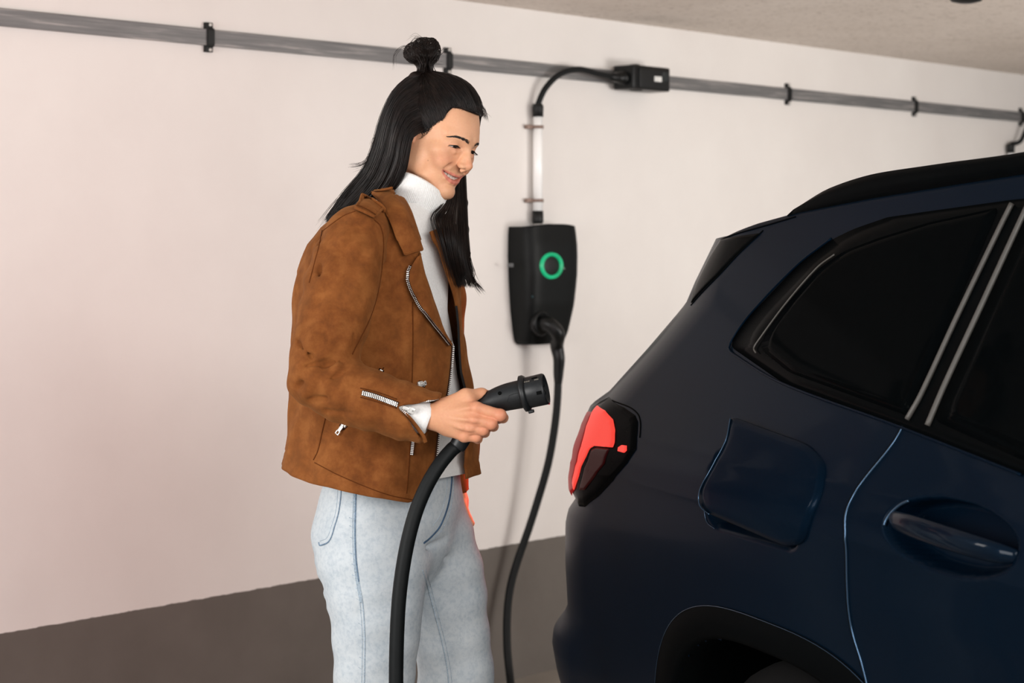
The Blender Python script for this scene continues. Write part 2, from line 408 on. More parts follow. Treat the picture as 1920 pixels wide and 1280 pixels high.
def plan_b(a, z):
    a = np.asarray(a, float); d = np.maximum(0, aend(z) + 0.30 - a)
    f = np.maximum(0, a - 3.5)
    return I1(_bz, z) + d ** 2 + 0.28 * f ** 2
FR = dict(a0=0.588, a1=0.985, z0=0.908, z1=1.055)
def rr_sdf(a, z):
    """signed distance to the rounded charging-port recess"""
    ca, cz = 0.762, 0.980; hx, hz, r = 0.174, 0.074, 0.05
    qx = np.abs(a - ca) - hx + r; qz = np.abs(z - cz) - hz + r
    return np.hypot(np.maximum(qx, 0), np.maximum(qz, 0)) + np.minimum(np.maximum(qx, qz), 0) - r
def side_b(a, z, recess=True):
    b = plan_b(a, z)
    # soft shoulder above the waist line and a character line
    b = b - 0.006 * np.exp(-((z - 0.985) / 0.03) ** 2)
    if recess:
        r2 = ((a - 1.355) / 0.168) ** 2 + ((z - 0.992 + 0.0) / 0.050) ** 2
        s = np.clip((1.06 - r2) / 0.40, 0, 1); b = b + 0.042 * s * s * (3 - 2 * s)
        s = np.clip(-rr_sdf(a, z) / 0.010, 0, 1); b = b + 0.026 * s
    return b

SHUT = [(1.25, 0.28), (1.20, 0.45), (1.145, 0.60), (1.097, 0.759), (1.075, 0.812), (1.072, 0.876), (1.076, 0.95), (1.069, 0.999), (1.083, 1.037), (1.128, 1.103), (1.140, 1.14), (1.15, 1.2)]
def shut_a(z): return np.interp(z, [q[1] for q in SHUT], [q[0] for q in SHUT])
ARC_A, ARC_Z = 0.785, 0.33
def arch_in(a, z, hw=0.43, hz=0.387): return np.abs((a - ARC_A) / hw) ** 3 + np.abs(np.maximum(z - ARC_Z, 0) / hz) ** 3

k = NT('dark_blue_car_paint')
fl = k.noise(900, 2)
k.set(Base_Color=k.ramp(fl, [(0.3, srgb(3, 15, 27)), (0.7, srgb(6, 25, 42))]), Roughness=0.32, Metallic=0.25)
k.b.inputs['Specular IOR Level'].default_value = 0.05; k.b.inputs['Coat Weight'].default_value = 0.07; k.b.inputs['Coat Roughness'].default_value = 0.06; k.b.inputs['Coat IOR'].default_value = 1.35
M_paint = k.m
M_gloss = simple('gloss_black_trim', srgb(8, 10, 11), 0.2, 0, 0.05, 0.1)
M_glass = simple('dark_tinted_glass', srgb(6, 8, 9), 0.06, 0, 0.03, 0.1)
M_clad = simple('charcoal_plastic_cladding', srgb(7, 9, 10), 0.6, 0, 0.08, 0.15, 200)
for m_, i_ in ((M_gloss, 1.18), (M_glass, 1.16), (M_paint, 1.25), (M_clad, 1.2)): m_.node_tree.nodes['Principled BSDF'].inputs['IOR'].default_value = i_
M_seal = simple('rubber_seal_glint', srgb(84, 81, 77), 0.45, 0.1, 0.5, 0.1)  # grey paints the light that seals and frame edges reflect
M_tyre = simple('tyre_rubber', srgb(10, 10, 10), 0.85, 0, 0.2)
M_alloy = simple('dark_alloy', srgb(46, 48, 50), 0.35, 0.8)

car = empty('suv', cp(1.9, 0.93, 0), 'dark blue suv backed towards the wall, its red tail lamp lit and charging flap ajar', 'car')
zl = np.r_[np.arange(0.28, 0.895, 0.0145), np.arange(0.895, 1.053, 0.0045)]
wu = np.linspace(0, 1, 44)[1:]
qr = np.linspace(0, 1, 15)[1:]
su = np.r_[np.linspace(0, 0.78, 78), np.arange(0.785, 1.84, 0.0052), np.linspace(1.845, 4.42, 34)]      # metres ahead of the rear end
RA, RB, RZ = [], [], []
for z in zl:
    e = float(aend(z)); a = e + su * ((4.42 - e) / 4.42)
    sh = float(shut_a(z)); i = int(np.argmin(abs(a - sh))); a[i] = sh
    zz = np.minimum(z, zroof(a)); RA.append(a); RZ.append(zz); RB.append(side_b(a, zz))
for wv in wu:
    z = np.full(len(su), 1.05)
    for _ in range(6):
        e = aend(z); a = e + su * ((4.42 - e) / 4.42); zt_ = zroof(a); z = np.where(zt_ > 1.06, 1.05 + wv * (zt_ - 1.05), np.minimum(1.05, zt_))
    RA.append(a); RZ.append(z); RB.append(side_b(a, z, False))
topA, topZ, topB = RA[-1], RZ[-1], RB[-1]
for q in qr:
    RA.append(topA - 0.10 * (1 - (1 - q) ** 2)); RB.append(topB + (0.93 - topB) * q); RZ.append(topZ + 0.055 * (1 - (1 - q) ** 2.4))
RA, RB, RZ = map(np.array, (RA, RB, RZ)); nR, nCc = RA.shape
V = [cp(RA[i, j], RB[i, j], RZ[i, j]) for i in range(nR) for j in range(nCc)]
LB = 1.86 - RB
V2 = [cp(RA[i, j], LB[i, j], RZ[i, j]) for i in range(nR - 1) for j in range(nCc)]
body, door, front = [], [], []
nbelt = len(zl)
for i in range(nR - 1):
    for j in range(nCc - 1):
        f = (i*nCc+j, i*nCc+j+1, (i+1)*nCc+j+1, (i+1)*nCc+j)
        am = (RA[i, j] + RA[i+1, j+1]) / 2; zm = (RZ[i, j] + RZ[i+1, j+1]) / 2
        if arch_in(am, zm) < 1 or (zm > 0.3 and abs((am - 3.72) / 0.40) ** 3 + abs(max(zm - ARC_Z, 0) / 0.387) ** 3 < 1): continue
        if i < nbelt - 1 and 0.30 < zm and RA[i, j] >= shut_a(RZ[i, j]) - 1e-6 and RA[i+1, j] >= shut_a(RZ[i+1, j]) - 1e-6 and am < 2.12: door.append(f)
        elif i < nbelt - 1 and 0.30 < zm and 2.12 <= am < 3.2: front.append(f)
        else: body.append(f)
off = len(V); rev = []
for i in range(nR - 1):
    for j in range(nCc - 1):
        p = [(i, j), (i+1, j), (i+1, j+1), (i, j+1)]
        am, zm = RA[i, j], RZ[i, j]
        if arch_in(am, zm) < 1 or (zm > 0.3 and abs((am - 3.72) / 0.40) ** 3 + abs(max(zm - ARC_Z, 0) / 0.387) ** 3 < 1): continue
        rev.append(tuple((off + r*nCc+c) if r < nR - 1 else r*nCc+c for r, c in p))
VV = V + V2
# rear face between the two flanks, and the floor pan
nb = 13; base = len(VV); rf = []
for i in range(nR - 1):
    for q in range(nb):
        u = q / (nb - 1); b = RB[i, 0] + (LB[i, 0] - RB[i, 0]) * u
        VV.append(cp(RA[i, 0] - 0.12 * math.sin(math.pi * u) ** 0.7, b, RZ[i, 0]))
rf = [tuple(reversed(f)) for f in grid_faces(nR - 1, nb, off=base)]
pan = len(VV); VV += [cp(RA[0, 0], RB[0, 0], 0.28), cp(RA[0, -1], RB[0, -1], 0.28), cp(RA[0, -1], LB[0, -1], 0.28), cp(RA[0, 0], LB[0, 0], 0.28)]
def sub(faces):
    used = sorted({i for f in faces for i in f}); mp = {o: n for n, o in enumerate(used)}
    return [VV[i] for i in used], [tuple(mp[i] for i in f) for f in faces]
nose = [tuple([i*nCc + nCc-1 for i in range(nR - 1)] + [off + i*nCc + nCc-1 for i in reversed(range(nR - 1))])]
v, f = sub(body + rev + rf + [(pan, pan+1, pan+2, pan+3)] + nose); car_body = mk('body', v, f, M_paint, car)
v, f = sub(door); rear_door = mk('rear_door', v, f, M_paint, car)
v, f = sub(front); mk('front_door', v, f, M_paint, car)

def sp(a, z, o=0.0):
    """a point on the flank, o metres proud of it"""
    return cp(a, float(side_b(np.array(a), np.array(z), False)) - o, z)
def patch(name, outline, o, mat, parent, rings=9, thick=0.006, dome=0.0, n=160, closed_spline=False, tilt=None):
    out = np.array(outline, float)
    if closed_spline: out = np.array([q[:2] for q in spline([tuple(p) + (0,) for p in list(out) + [out[0]]], n)][:-1])
    else:
        d = np.r_[0, np.cumsum(np.linalg.norm(np.diff(np.vstack([out, out[:1]]), axis=0), axis=1))]
        t = np.linspace(0, d[-1], n, endpoint=False); o2 = np.vstack([out, out[:1]])
        out = np.c_[np.interp(t, d, o2[:, 0]), np.interp(t, d, o2[:, 1])]
    m = len(out); c = out.mean(axis=0); V = []
    oo = lambda p, s: o + (tilt(p[0], p[1]) if tilt else 0) + dome * (1 - s ** 2.2)
    for p in out: V.append(sp(p[0], p[1], oo(p, 1) - thick))
    for r in range(rings):
        s = 1 - r / rings; s = 1 - (1 - s) * 1.0
        for p in out:
            q = c + (p - c) * (s if r else 1.0); V.append(sp(q[0], q[1], oo(q, s) - (0.0012 if r == 0 else 0)))
        if r == 0:
            pass
    V.append(sp(c[0], c[1], oo(c, 0)))
    Fc = grid_faces(rings + 1, m, True)
    Fc += [(rings * m + kk, rings * m + (kk + 1) % m, len(V) - 1) for kk in range(m)]
    return mk(name, V, Fc, mat, parent)
def rc(pts, r, seg=5):
    """rounded corners on an outline"""
    out = []; n = len(pts); rs = r if isinstance(r, list) else [r] * n
    for i in range(n):
        p0, p1, p2 = (np.array(pts[(i + q) % n], float) for q in (-1, 0, 1)); rr = rs[i]
        if rr <= 0: out.append(tuple(p1)); continue
        d0, d1 = p0 - p1, p2 - p1; l0, l1 = np.linalg.norm(d0), np.linalg.norm(d1); q = min(rr, l0 * .45, l1 * .45)
        A_, B_ = p1 + d0 / l0 * q, p1 + d1 / l1 * q
        for s in np.linspace(0, 1, seg): out.append(tuple((1-s)**2 * A_ + 2*s*(1-s) * p1 + s*s * B_))
    return out

# ---- side windows
top = [(a, float(zroof(a)) - 0.040) for a in (2.3, 2.0, 1.7, 1.45, 1.205, 1.0, 0.86)]
frame_o = rc([(2.75, 1.10), (2.45, 1.40)] + top + [(0.76, 1.436), (0.699, 1.417), (0.619, 1.374), (0.514, 1.279), (0.470, 1.222), (0.726, 1.169), (1.135, 1.130), (1.477, 1.094), (2.0, 1.07)], [0.02, 0.03] + [0] * 7 + [0.02, 0.02, 0.02, 0.02, 0.05, 0.02, 0, 0, 0])
patch('window_frame', frame_o, 0.004, M_gloss, car, rings=12, n=420, thick=0.007)
ins = [(1.180, 1.468), (1.0, 1.446), (0.86, 1.420), (0.769, 1.399), (0.699, 1.366), (0.637, 1.300), (0.588, 1.226), (0.74, 1.188), (1.152, 1.147)]
qg = rc(ins, [0.01, 0, 0, 0.02, 0.03, 0.02, 0.045, 0.02, 0.01])
patch('quarter_window', qg, 0.0075, M_glass, car, n=260, thick=0.004)
dg = rc([(2.05, 1.488), (1.6, 1.487), (1.265, 1.478), (1.222, 1.147), (1.477, 1.112), (2.05, 1.085)], 0.02)
patch('rear_door_window', dg, 0.0075, M_glass, car, n=260, thick=0.004)
fg = rc([(2.13, 1.48), (2.42, 1.385), (2.68, 1.12), (2.13, 1.085)], 0.02)
patch('front_door_window', fg, 0.0075, M_glass, car, n=120, thick=0.004)
def strip(name, pts, r, o, mat, parent, n=60, flat=1.0):
    pp = [sp(q[0], q[1], o) for q in spline([tuple(p) + (0,) for p in pts], n)]
    return mk(name, *tube(pp, r, 8, flat=flat), mat, parent)
s1 = strip('window_seal', [(1.2165, 1.474), (1.210, 1.442), (1.186, 1.30), (1.169, 1.18), (1.157, 1.142)], 0.0042, 0.008, M_seal, car)
s1['label'] = 'seal with reflected light painted grey along the rear edge of the pillar'
strip('window_seal', [(1.262, 1.484), (1.256, 1.446), (1.239, 1.321), (1.222, 1.20), (1.217, 1.138)], 0.0046, 0.008, M_seal, car)
strip('glass_edge', [(0.742, 1.392), (0.699, 1.368), (0.637, 1.302), (0.592, 1.236), (0.586, 1.222), (0.6, 1.214)], 0.0016, 0.0085, M_seal, car)
strip('frame_edge', [(0.70, 1.420), (0.615, 1.372), (0.512, 1.281), (0.482, 1.236), (0.482, 1.216), (0.52, 1.204), (0.726, 1.168), (1.135, 1.129), (1.477, 1.093)], 0.0022, 0.003, M_paint, car, 120)

# ---- door gap and its rolled edge, its highlight painted in paler blue
strip('door_gap', [(a + 0.003, z) for a, z in SHUT[1:-1]], 0.0030, -0.0005, M_clad, car, 110)
k = NT('painted_edge_glint'); k.set(Base_Color=srgb(62, 86, 110), Roughness=0.22, Metallic=0.75); M_edge_glint = k.m  # paler blue paints the highlight along panel edges
strip('door_edge', [(a + 0.0062, z) for a, z in SHUT[1:-1]], 0.0019, 0.0010, M_edge_glint, rear_door, 110)

# ---- handle bar across its cup
hp = [(1.196, 0.997, 0.000), (1.225, 0.998, 0.010), (1.28, 0.998, 0.019), (1.36, 0.996, 0.024), (1.44, 0.993, 0.022), (1.495, 0.990, 0.013), (1.522, 0.988, -0.001)]
hr = [0.010, 0.014, 0.017, 0.0175, 0.0165, 0.014, 0.009]
hs = spline([h + (r,) for h, r in zip(hp, hr)], 44)
V, Fc = tube([cp(h[0], float(plan_b(h[0], h[1])) - h[2], h[1]) for h in hs], [h[3] for h in hs], 18, flat=0.55)
M_hand = M_paint.copy(); M_hand.name = 'polished_handle_paint'; M_hand.node_tree.nodes['Principled BSDF'].inputs['Coat Weight'].default_value = 0.3; M_hand.node_tree.nodes['Principled BSDF'].inputs['Coat IOR'].default_value = 1.4
mk('door_handle', V, Fc, M_hand, rear_door)

strip('handle_cup_glint', [(1.232, 1.028), (1.214, 1.020), (1.199, 1.008), (1.190, 0.994), (1.189, 0.986)], 0.0024, 0.0002, M_edge_glint, rear_door, 40)  # painted highlight on the rear rim of the cup
# ---- charging port: dark well, flap ajar
well = rc([(0.592, 0.910), (0.592, 1.05), (0.93, 1.05), (0.93, 0.91)], 0.05)
patch('charging_port_well', well, -0.020, M_clad, car, n=120, thick=0.002)
fo = rc([(0.640, 1.103), (0.655, 1.06), (0.620, 0.962), (0.645, 0.938), (0.90, 0.912), (0.955, 0.928), (0.988, 1.0), (0.972, 1.05), (0.90, 1.078)], [0.01, 0.02, 0.02, 0.03, 0.03, 0.05, 0.05, 0.04, 0.05])
hinge = lambda a, z: 0.028 * min(1, max(0, (0.985 - a) / 0.35))
flap = patch('charging_flap', fo, 0.003, M_paint, car, n=220, thick=0.008, dome=0.002, tilt=hinge)
ft = [sp(a, z, 0.003 + hinge(a, z)) for a, z in [q[:2] for q in spline([(0.642, 1.102, 0), (0.655, 1.062, 0), (0.640, 1.005, 0), (0.623, 0.965, 0), (0.632, 0.946, 0), (0.66, 0.936, 0)], 50)]]
mk('flap_edge', *tube(ft, 0.0012, 8), M_edge_glint, flap)
strip('port_rim', [(0.66, 1.052), (0.620, 1.036), (0.598, 1.010), (0.590, 0.975), (0.583, 0.935), (0.590, 0.912), (0.62, 0.904)], 0.0009, 0.0012, M_edge_glint, car)

# ---- tail lamp on the rear corner
def flank(x, y):
    """(a, z) of the flank seen at an image place"""
    Yv = np.linspace(2.4, 4.7, 6000); Xv = (x - 960) * Yv / F_PX; z = EYE - (y - HOR) * Yv / F_PX
    dx, dy = Xv - CO.x, Yv - CO.y; a = dx * CA.x + dy * CA.y; b = dx * CB.x + dy * CB.y
    q = b - side_b(a, z, False); m = np.where((q[:-1] < 0) & (q[1:] >= 0))[0]
    i = int(m[0]) if len(m) else int(np.argmin(np.abs(q))); return float(a[i]), float(z[i])
fl_ = lambda pts: [flank(*p) for p in pts]
lamp = patch('tail_lamp', fl_([(1143, 744), (1171, 764), (1191, 778), (1196, 790), (1195, 814), (1193, 842), (1176, 868), (1150, 900), (1122, 930), (1098, 950), (1087, 949), (1078, 932), (1072, 902), (1079, 860), (1088, 818), (1108, 768), (1127, 752)]), 0.003, M_gloss, car, n=260, thick=0.012, dome=0.006)
tag(lamp, 'lit red tail lamp wrapping round the rear corner')
def glow(name, col, strength, base):
    k = NT(name); k.set(Base_Color=base, Roughness=0.3); k.b.inputs['Specular IOR Level'].default_value = 0.08; k.b.inputs['Emission Color'].default_value = col; k.b.inputs['Emission Strength'].default_value = strength; return k.m
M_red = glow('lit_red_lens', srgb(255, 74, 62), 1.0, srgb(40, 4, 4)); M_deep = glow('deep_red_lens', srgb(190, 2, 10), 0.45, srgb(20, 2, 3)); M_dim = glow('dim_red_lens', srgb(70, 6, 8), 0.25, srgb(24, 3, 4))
patch('red_lens', fl_([(1127, 760), (1141, 769), (1156, 786), (1160, 807), (1159, 829), (1156, 838), (1145, 837), (1124, 834), (1114, 840), (1107, 855), (1092, 893), (1083, 918), (1081, 905), (1090, 868), (1098, 836), (1107, 800), (1117, 774)]), 0.0115, M_red, lamp, n=200, thick=0.004)
patch('red_lens', fl_([(1117, 772), (1107, 799), (1097, 836), (1089, 868), (1080, 905), (1082, 919), (1077, 928), (1073, 903), (1080, 860), (1089, 820), (1108, 771)]), 0.010, M_deep, lamp, n=160, thick=0.004)
patch('dim_lens', fl_([(1117, 842), (1126, 838), (1150, 841), (1140, 868), (1122, 892), (1102, 918), (1093, 918), (1099, 895), (1110, 862)]), 0.010, M_dim, lamp, n=120, thick=0.003)  # faint emission gives this lower lens a dim glow
patch('side_reflector', fl_([(1166, 838), (1172, 834), (1180, 835), (1180, 844), (1176, 848), (1165, 845)]), 0.0095, glow('glowing_red_reflector', srgb(255, 70, 60), 1.3, srgb(150, 20, 20)), lamp, n=50, thick=0.004)  # emission stands in for light the reflector sends back
a_, z_ = flank(1100, 840); lp = sp(a_, z_, 0.06)
d = bpy.data.lights.new('tail_lamp_light', 'AREA'); d.energy = 3.2; d.color = (1, 0.07, 0.05); d.shape = 'RECTANGLE'; d.size = 0.06; d.size_y = 0.14
lo_ = bpy.data.objects.new('tail_lamp_light', d); C.objects.link(lo_); lo_.location = lp; lo_.rotation_euler = (Vector((-0.86, 0.35, -0.1))).to_track_quat('-Z', 'Y').to_euler()

# ---- roof rail
ra = [(0.50, 0.0), (0.56, 0.016), (0.633, 0.030), (0.763, 0.0385), (0.95, 0.036), (1.189, 0.031), (1.7, 0.034), (2.2, 0.030), (2.42, 0.014), (2.5, 0.0)]
rs_ = spline([(a, hgt, 0) for a, hgt in ra], 90); V = []
for q in rs_:
    a, hgt = q[0], max(q[1], 0.0); z = float(zroof(a)); b = float(I1(_bz, z)) + 0.004
    if a < 0.6: b += 0.0
    for (db, dz) in ((-0.004, -0.006), (-0.006, hgt * 0.6), (0.002, hgt), (0.022, hgt), (0.032, hgt * 0.5), (0.03, -0.01)): V.append(cp(a, b + db, z + dz + (0.004 if dz > 0 else 0)))
Fc = grid_faces(len(rs_), 6, True) + [tuple(range(6)), tuple(reversed(range(len(V) - 6, len(V))))]
mk('roof_rail', V, Fc, M_gloss, car)
mk('roof_rail', [cp(*(lambda d: (d.dot(CA), 1.86 - d.dot(CB), d.z))(Vector(v) - CO)) for v in V], [tuple(reversed(f)) for f in Fc], M_gloss, car)

# ---- spoiler side blade, hatch gap
patch('spoiler_blade', fl_([(1353, 449), (1426, 437), (1390, 470), (1345, 517), (1297, 568), (1303, 545), (1313, 520), (1332, 482)]), 0.004, M_gloss, car, n=140, thick=0.006)
strip('hatch_gap', fl_([(1431, 432), (1391, 470), (1346, 518), (1296, 572)]), 0.0016, 0.0003, M_clad, car, 40)
strip('roof_seam', fl_([(1353, 449), (1420, 427), (1492, 406)]), 0.0014, 0.0008, M_clad, car, 40)
strip('lamp_gap', fl_([(1148, 750), (1178, 762), (1196, 776), (1201, 792), (1200, 820)]), 0.0016, 0.0002, M_clad, car, 40)
# ---- wheel arch trim, liner, wheels
def arch_pt(th, hw, hz):
    c, s = math.cos(th), math.sin(th)
    return ARC_A + hw * math.copysign(abs(c) ** (2/3), c), ARC_Z + hz * abs(s) ** (2/3)
V = []; na = 70
for i in range(na):
    th = math.pi * (0.0 + i / (na - 1))
    for (hw, hz, o, bi) in ((0.515, 0.440, 0.001, 0), (0.512, 0.437, 0.004, 0), (0.44, 0.392, 0.010, 0), (0.428, 0.384, 0.006, 0), (0.428, 0.384, 0, 0.05), (0.428, 0.384, 0, 0.22)):
        a, z = arch_pt(th, hw, hz); p = sp(a, z, o); V.append(p + CB * bi)
mk('wheel_arch', V, grid_faces(na, 6), M_clad, car)
ae_ = [arch_pt(math.pi * i / 60, 0.514, 0.4385) for i in range(61)]
mk('arch_edge_glint', *tube([sp(a, z, 0.0035) for a, z in ae_], 0.0008, 6), M_edge_glint, car)  # thin painted highlight along the arch lip
def wheel(a, b, out):
    wh = MB(); c = cp(a, b, 0.345); ax = CB * out
    R = 0.345
    tyre = mk('wheel', *lathe([(-0.11, 0.22), (-0.115, 0.30), (-0.10, 0.335), (-0.07, R), (0.07, R), (0.10, 0.335), (0.115, 0.30), (0.11, 0.24), (0.09, 0.232), (-0.10, 0.232)], c, ax, 48, False), M_tyre, car)
    rim = MB(); rim.add(*lathe([(0.11, 0.242), (0.112, 0.228), (0.07, 0.215), (-0.09, 0.215)], c, ax, 40, False))
    u, v = CA, UZ
    for k5 in range(10):
        t = 2 * math.pi * k5 / 10; d = u * math.cos(t) + v * math.sin(t)
        rim.add(*tube([c + ax * 0.085 + d * 0.02, c + ax * 0.095 + d * 0.12, c + ax * 0.085 + d * 0.222], [0.026, 0.017, 0.022], 8, flat=0.6))
    rim.add(*lathe([(0.07, 0.05), (0.10, 0.05), (0.105, 0.03)], c, ax, 24))
    rim.build('rim', M_alloy, tyre)
for (a, b, o) in ((0.785, 0.175, -1), (3.72, 0.175, -1), (0.785, 1.685, 1), (3.72, 1.685, 1)): wheel(a, b, o)
# ------------------------------------------------------------------ solid modelling on a grid, for skin
class SDF:
    def __init__(s, lo, hi, h):
        s.lo = np.array(lo, np.float32); s.h = h
        s.n = np.ceil((np.array(hi) - np.array(lo)) / h).astype(int) + 1
        s.ax = [np.float32(s.lo[i]) + np.arange(s.n[i], dtype=np.float32) * np.float32(h) for i in range(3)]
        s.D = np.full(s.n, 1e3, np.float32)
    def sl(s, lo, hi, m):
        r = []
        for i in range(3):
            a = int(np.floor((lo[i] - m - s.lo[i]) / s.h)); b = int(np.ceil((hi[i] + m - s.lo[i]) / s.h)) + 1
            r.append(slice(max(0, a), min(int(s.n[i]), max(b, 0))))
        x, y, z = (s.ax[i][r[i]] for i in range(3))
        return tuple(r), x[:, None, None], y[None, :, None], z[None, None, :]
    def _put(s, r, d, k, op):
        D = s.D[r]
        if D.size == 0: return
        if op == 'sub': d = -d; hh = np.clip(0.5 - 0.5 * (d - D) * (-1) / k, 0, 1) if k > 0 else None
        if op == 'add':
            if k > 0:
                hh = np.clip(0.5 + 0.5 * (D - d) / k, 0, 1); s.D[r] = D + (d - D) * hh - k * hh * (1 - hh)
            else: s.D[r] = np.minimum(D, d)
        else:
            if k > 0:
                hh = np.clip(0.5 + 0.5 * (d - D) / k, 0, 1); s.D[r] = D + (d - D) * hh + k * hh * (1 - hh)
            else: s.D[r] = np.maximum(D, d)
    def ell(s, c, rad, k=6.0, op='add', rot=None):
        m = max(k, 3 * s.h) * 1.5; R = max(rad) if rot is not None else 0
        e = np.array([R] * 3) if rot is not None else np.array(rad)
        r, x, y, z = s.sl(np.array(c) - e, np.array(c) + e, m)
        x, y, z = x - c[0], y - c[1], z - c[2]
        if rot is not None: x, y, z = (rot[i][0] * x + rot[i][1] * y + rot[i][2] * z for i in range(3))
        a, b, cc = rad
        k0 = np.sqrt((x / a) ** 2 + (y / b) ** 2 + (z / cc) ** 2); k1 = np.sqrt((x / a**2) ** 2 + (y / b**2) ** 2 + (z / cc**2) ** 2)
        s._put(r, (k0 * (k0 - 1) / np.maximum(k1, 1e-6)).astype(np.float32), k, op)
    def cap(s, a, b, ra, rb=None, k=6.0, op='add'):
        rb = ra if rb is None else rb; a = np.array(a, float); b = np.array(b, float); R = max(ra, rb)
        r, x, y, z = s.sl(np.minimum(a, b) - R, np.maximum(a, b) + R, max(k, 3 * s.h) * 1.5)
        d = b - a; L2 = float(d @ d) or 1e-9
        t = np.clip(((x - a[0]) * d[0] + (y - a[1]) * d[1] + (z - a[2]) * d[2]) / L2, 0, 1)
        q = np.sqrt((x - a[0] - t * d[0]) ** 2 + (y - a[1] - t * d[1]) ** 2 + (z - a[2] - t * d[2]) ** 2) - (ra + (rb - ra) * t)
        s._put(r, q.astype(np.float32), k, op)
    def chain(s, pts, k=6.0, op='add', inner=None):
        for p, q in zip(pts[:-1], pts[1:]): s.cap(p[:3], q[:3], p[3], q[3], k, op)
    def fn(s, lo, hi, f, k, op):
        r, x, y, z = s.sl(lo, hi, 0); s._put(r, f(x, y, z).astype(np.float32), k, op)
    def mesh(s):
        """surface nets"""
        D = s.D; ins = D < 0; nx, ny, nz = D.shape
        cnt = np.zeros((nx-1, ny-1, nz-1), np.int8)
        for i in (0, 1):
            for j in (0, 1):
                for kk in (0, 1): cnt += ins[i:nx-1+i, j:ny-1+j, kk:nz-1+kk]
        act = (cnt > 0) & (cnt < 8); idx = np.full(act.shape, -1, np.int64); I = np.argwhere(act); idx[act] = np.arange(len(I))
        acc = np.zeros((len(I), 3)); w_ = np.zeros(len(I))
        cor = [(i, j, kk) for i in (0, 1) for j in (0, 1) for kk in (0, 1)]
        dv = {c: D[I[:, 0]+c[0], I[:, 1]+c[1], I[:, 2]+c[2]].astype(float) for c in cor}
        for c in cor:
            for ax_ in range(3):
                if c[ax_] == 0:
                    c2 = list(c); c2[ax_] = 1; c2 = tuple(c2); a, b = dv[c], dv[c2]; m = (a < 0) != (b < 0)
                    t = np.where(m, a / np.where(m, a - b, 1), 0); p = np.tile(np.array(c, float), (len(I), 1)); p[:, ax_] += t
                    acc += p * m[:, None]; w_ += m
        V = (I + acc / w_[:, None]) * s.h + s.lo
        Fs = []
        for ax_ in range(3):
            o1, o2 = [(1, 2), (2, 0), (0, 1)][ax_]
            sl0 = [slice(None)] * 3; sl1 = [slice(None)] * 3; sl0[ax_] = slice(0, -1); sl1[ax_] = slice(1, None)
            A, B = ins[tuple(sl0)], ins[tuple(sl1)]; E = np.argwhere(A != B)
            ok = (E[:, o1] > 0) & (E[:, o2] > 0) & (E[:, o1] < D.shape[o1]-1) & (E[:, o2] < D.shape[o2]-1); E = E[ok]
            fl = A[E[:, 0], E[:, 1], E[:, 2]]
            def at(d1, d2):
                q = E.copy(); q[:, o1] += d1; q[:, o2] += d2; return idx[q[:, 0], q[:, 1], q[:, 2]]
            Q = np.stack([at(-1, -1), at(0, -1), at(0, 0), at(-1, 0)], 1)
            Q[~fl] = Q[~fl][:, ::-1]; Fs.append(Q)
        return V, np.concatenate(Fs)
def fast_mesh(name, V, Fq, mat, parent=None, cols=None):
    me = bpy.data.meshes.new(name); V = np.asarray(V, np.float32); Fq = np.asarray(Fq, np.int32); kf = Fq.shape[1]
    me.vertices.add(len(V)); me.vertices.foreach_set('co', V.ravel())
    me.loops.add(Fq.size); me.loops.foreach_set('vertex_index', Fq.ravel())
    me.polygons.add(len(Fq)); me.polygons.foreach_set('loop_start', np.arange(0, Fq.size, kf, dtype=np.int32)); me.polygons.foreach_set('loop_total', np.full(len(Fq), kf, np.int32))
    me.update(calc_edges=True); me.validate(); me.polygons.foreach_set('use_smooth', [True] * len(me.polygons))
    if cols is not None:
        a = me.color_attributes.new('col', 'FLOAT_COLOR', 'POINT'); a.data.foreach_set('color', np.asarray(cols, np.float32).ravel())
    if mat: me.materials.append(mat)
    o = bpy.data.objects.new(name, me); C.objects.link(o)
    if parent is not None: o.parent = parent; o.matrix_parent_inverse = Matrix.Translation(-parent_world(parent))
    return o
# ------------------------------------------------------------------ the woman: head
HY, HP, HR = math.radians(52.0), math.radians(19.5), math.radians(9.5)
def head_axes(y, p, r):
    fx = Vector((math.sin(y), -math.cos(y), 0)); rt = Vector((-math.cos(y), -math.sin(y), 0))
    f = fx * math.cos(p) - UZ * math.sin(p); u = UZ * math.cos(p) + fx * math.sin(p)
    return rt * math.cos(r) + u * math.sin(r), f, u * math.cos(r) - rt * math.sin(r)
HX, HF, HU = head_axes(HY, HP, HR)
HS = 0.000935                                     # metres per head millimetre
HO = P(811, 270, 3.72)
HM = np.array([HX, HF, HU]) * HS
def hw(p): return Vector(np.asarray(p, float) @ HM + np.array(HO))
def hl(wp): return (np.array(wp) - np.array(HO)) @ np.linalg.inv(HM)
woman = empty('person', P(770, 1000, 3.66) * 1.0, 'smiling dark haired woman in brown suede jacket and pale jeans holding the charging plug', 'person')
woman.location = (-0.2, 3.70, 0.0)
NECK = hl(P(772, 405, 3.735))

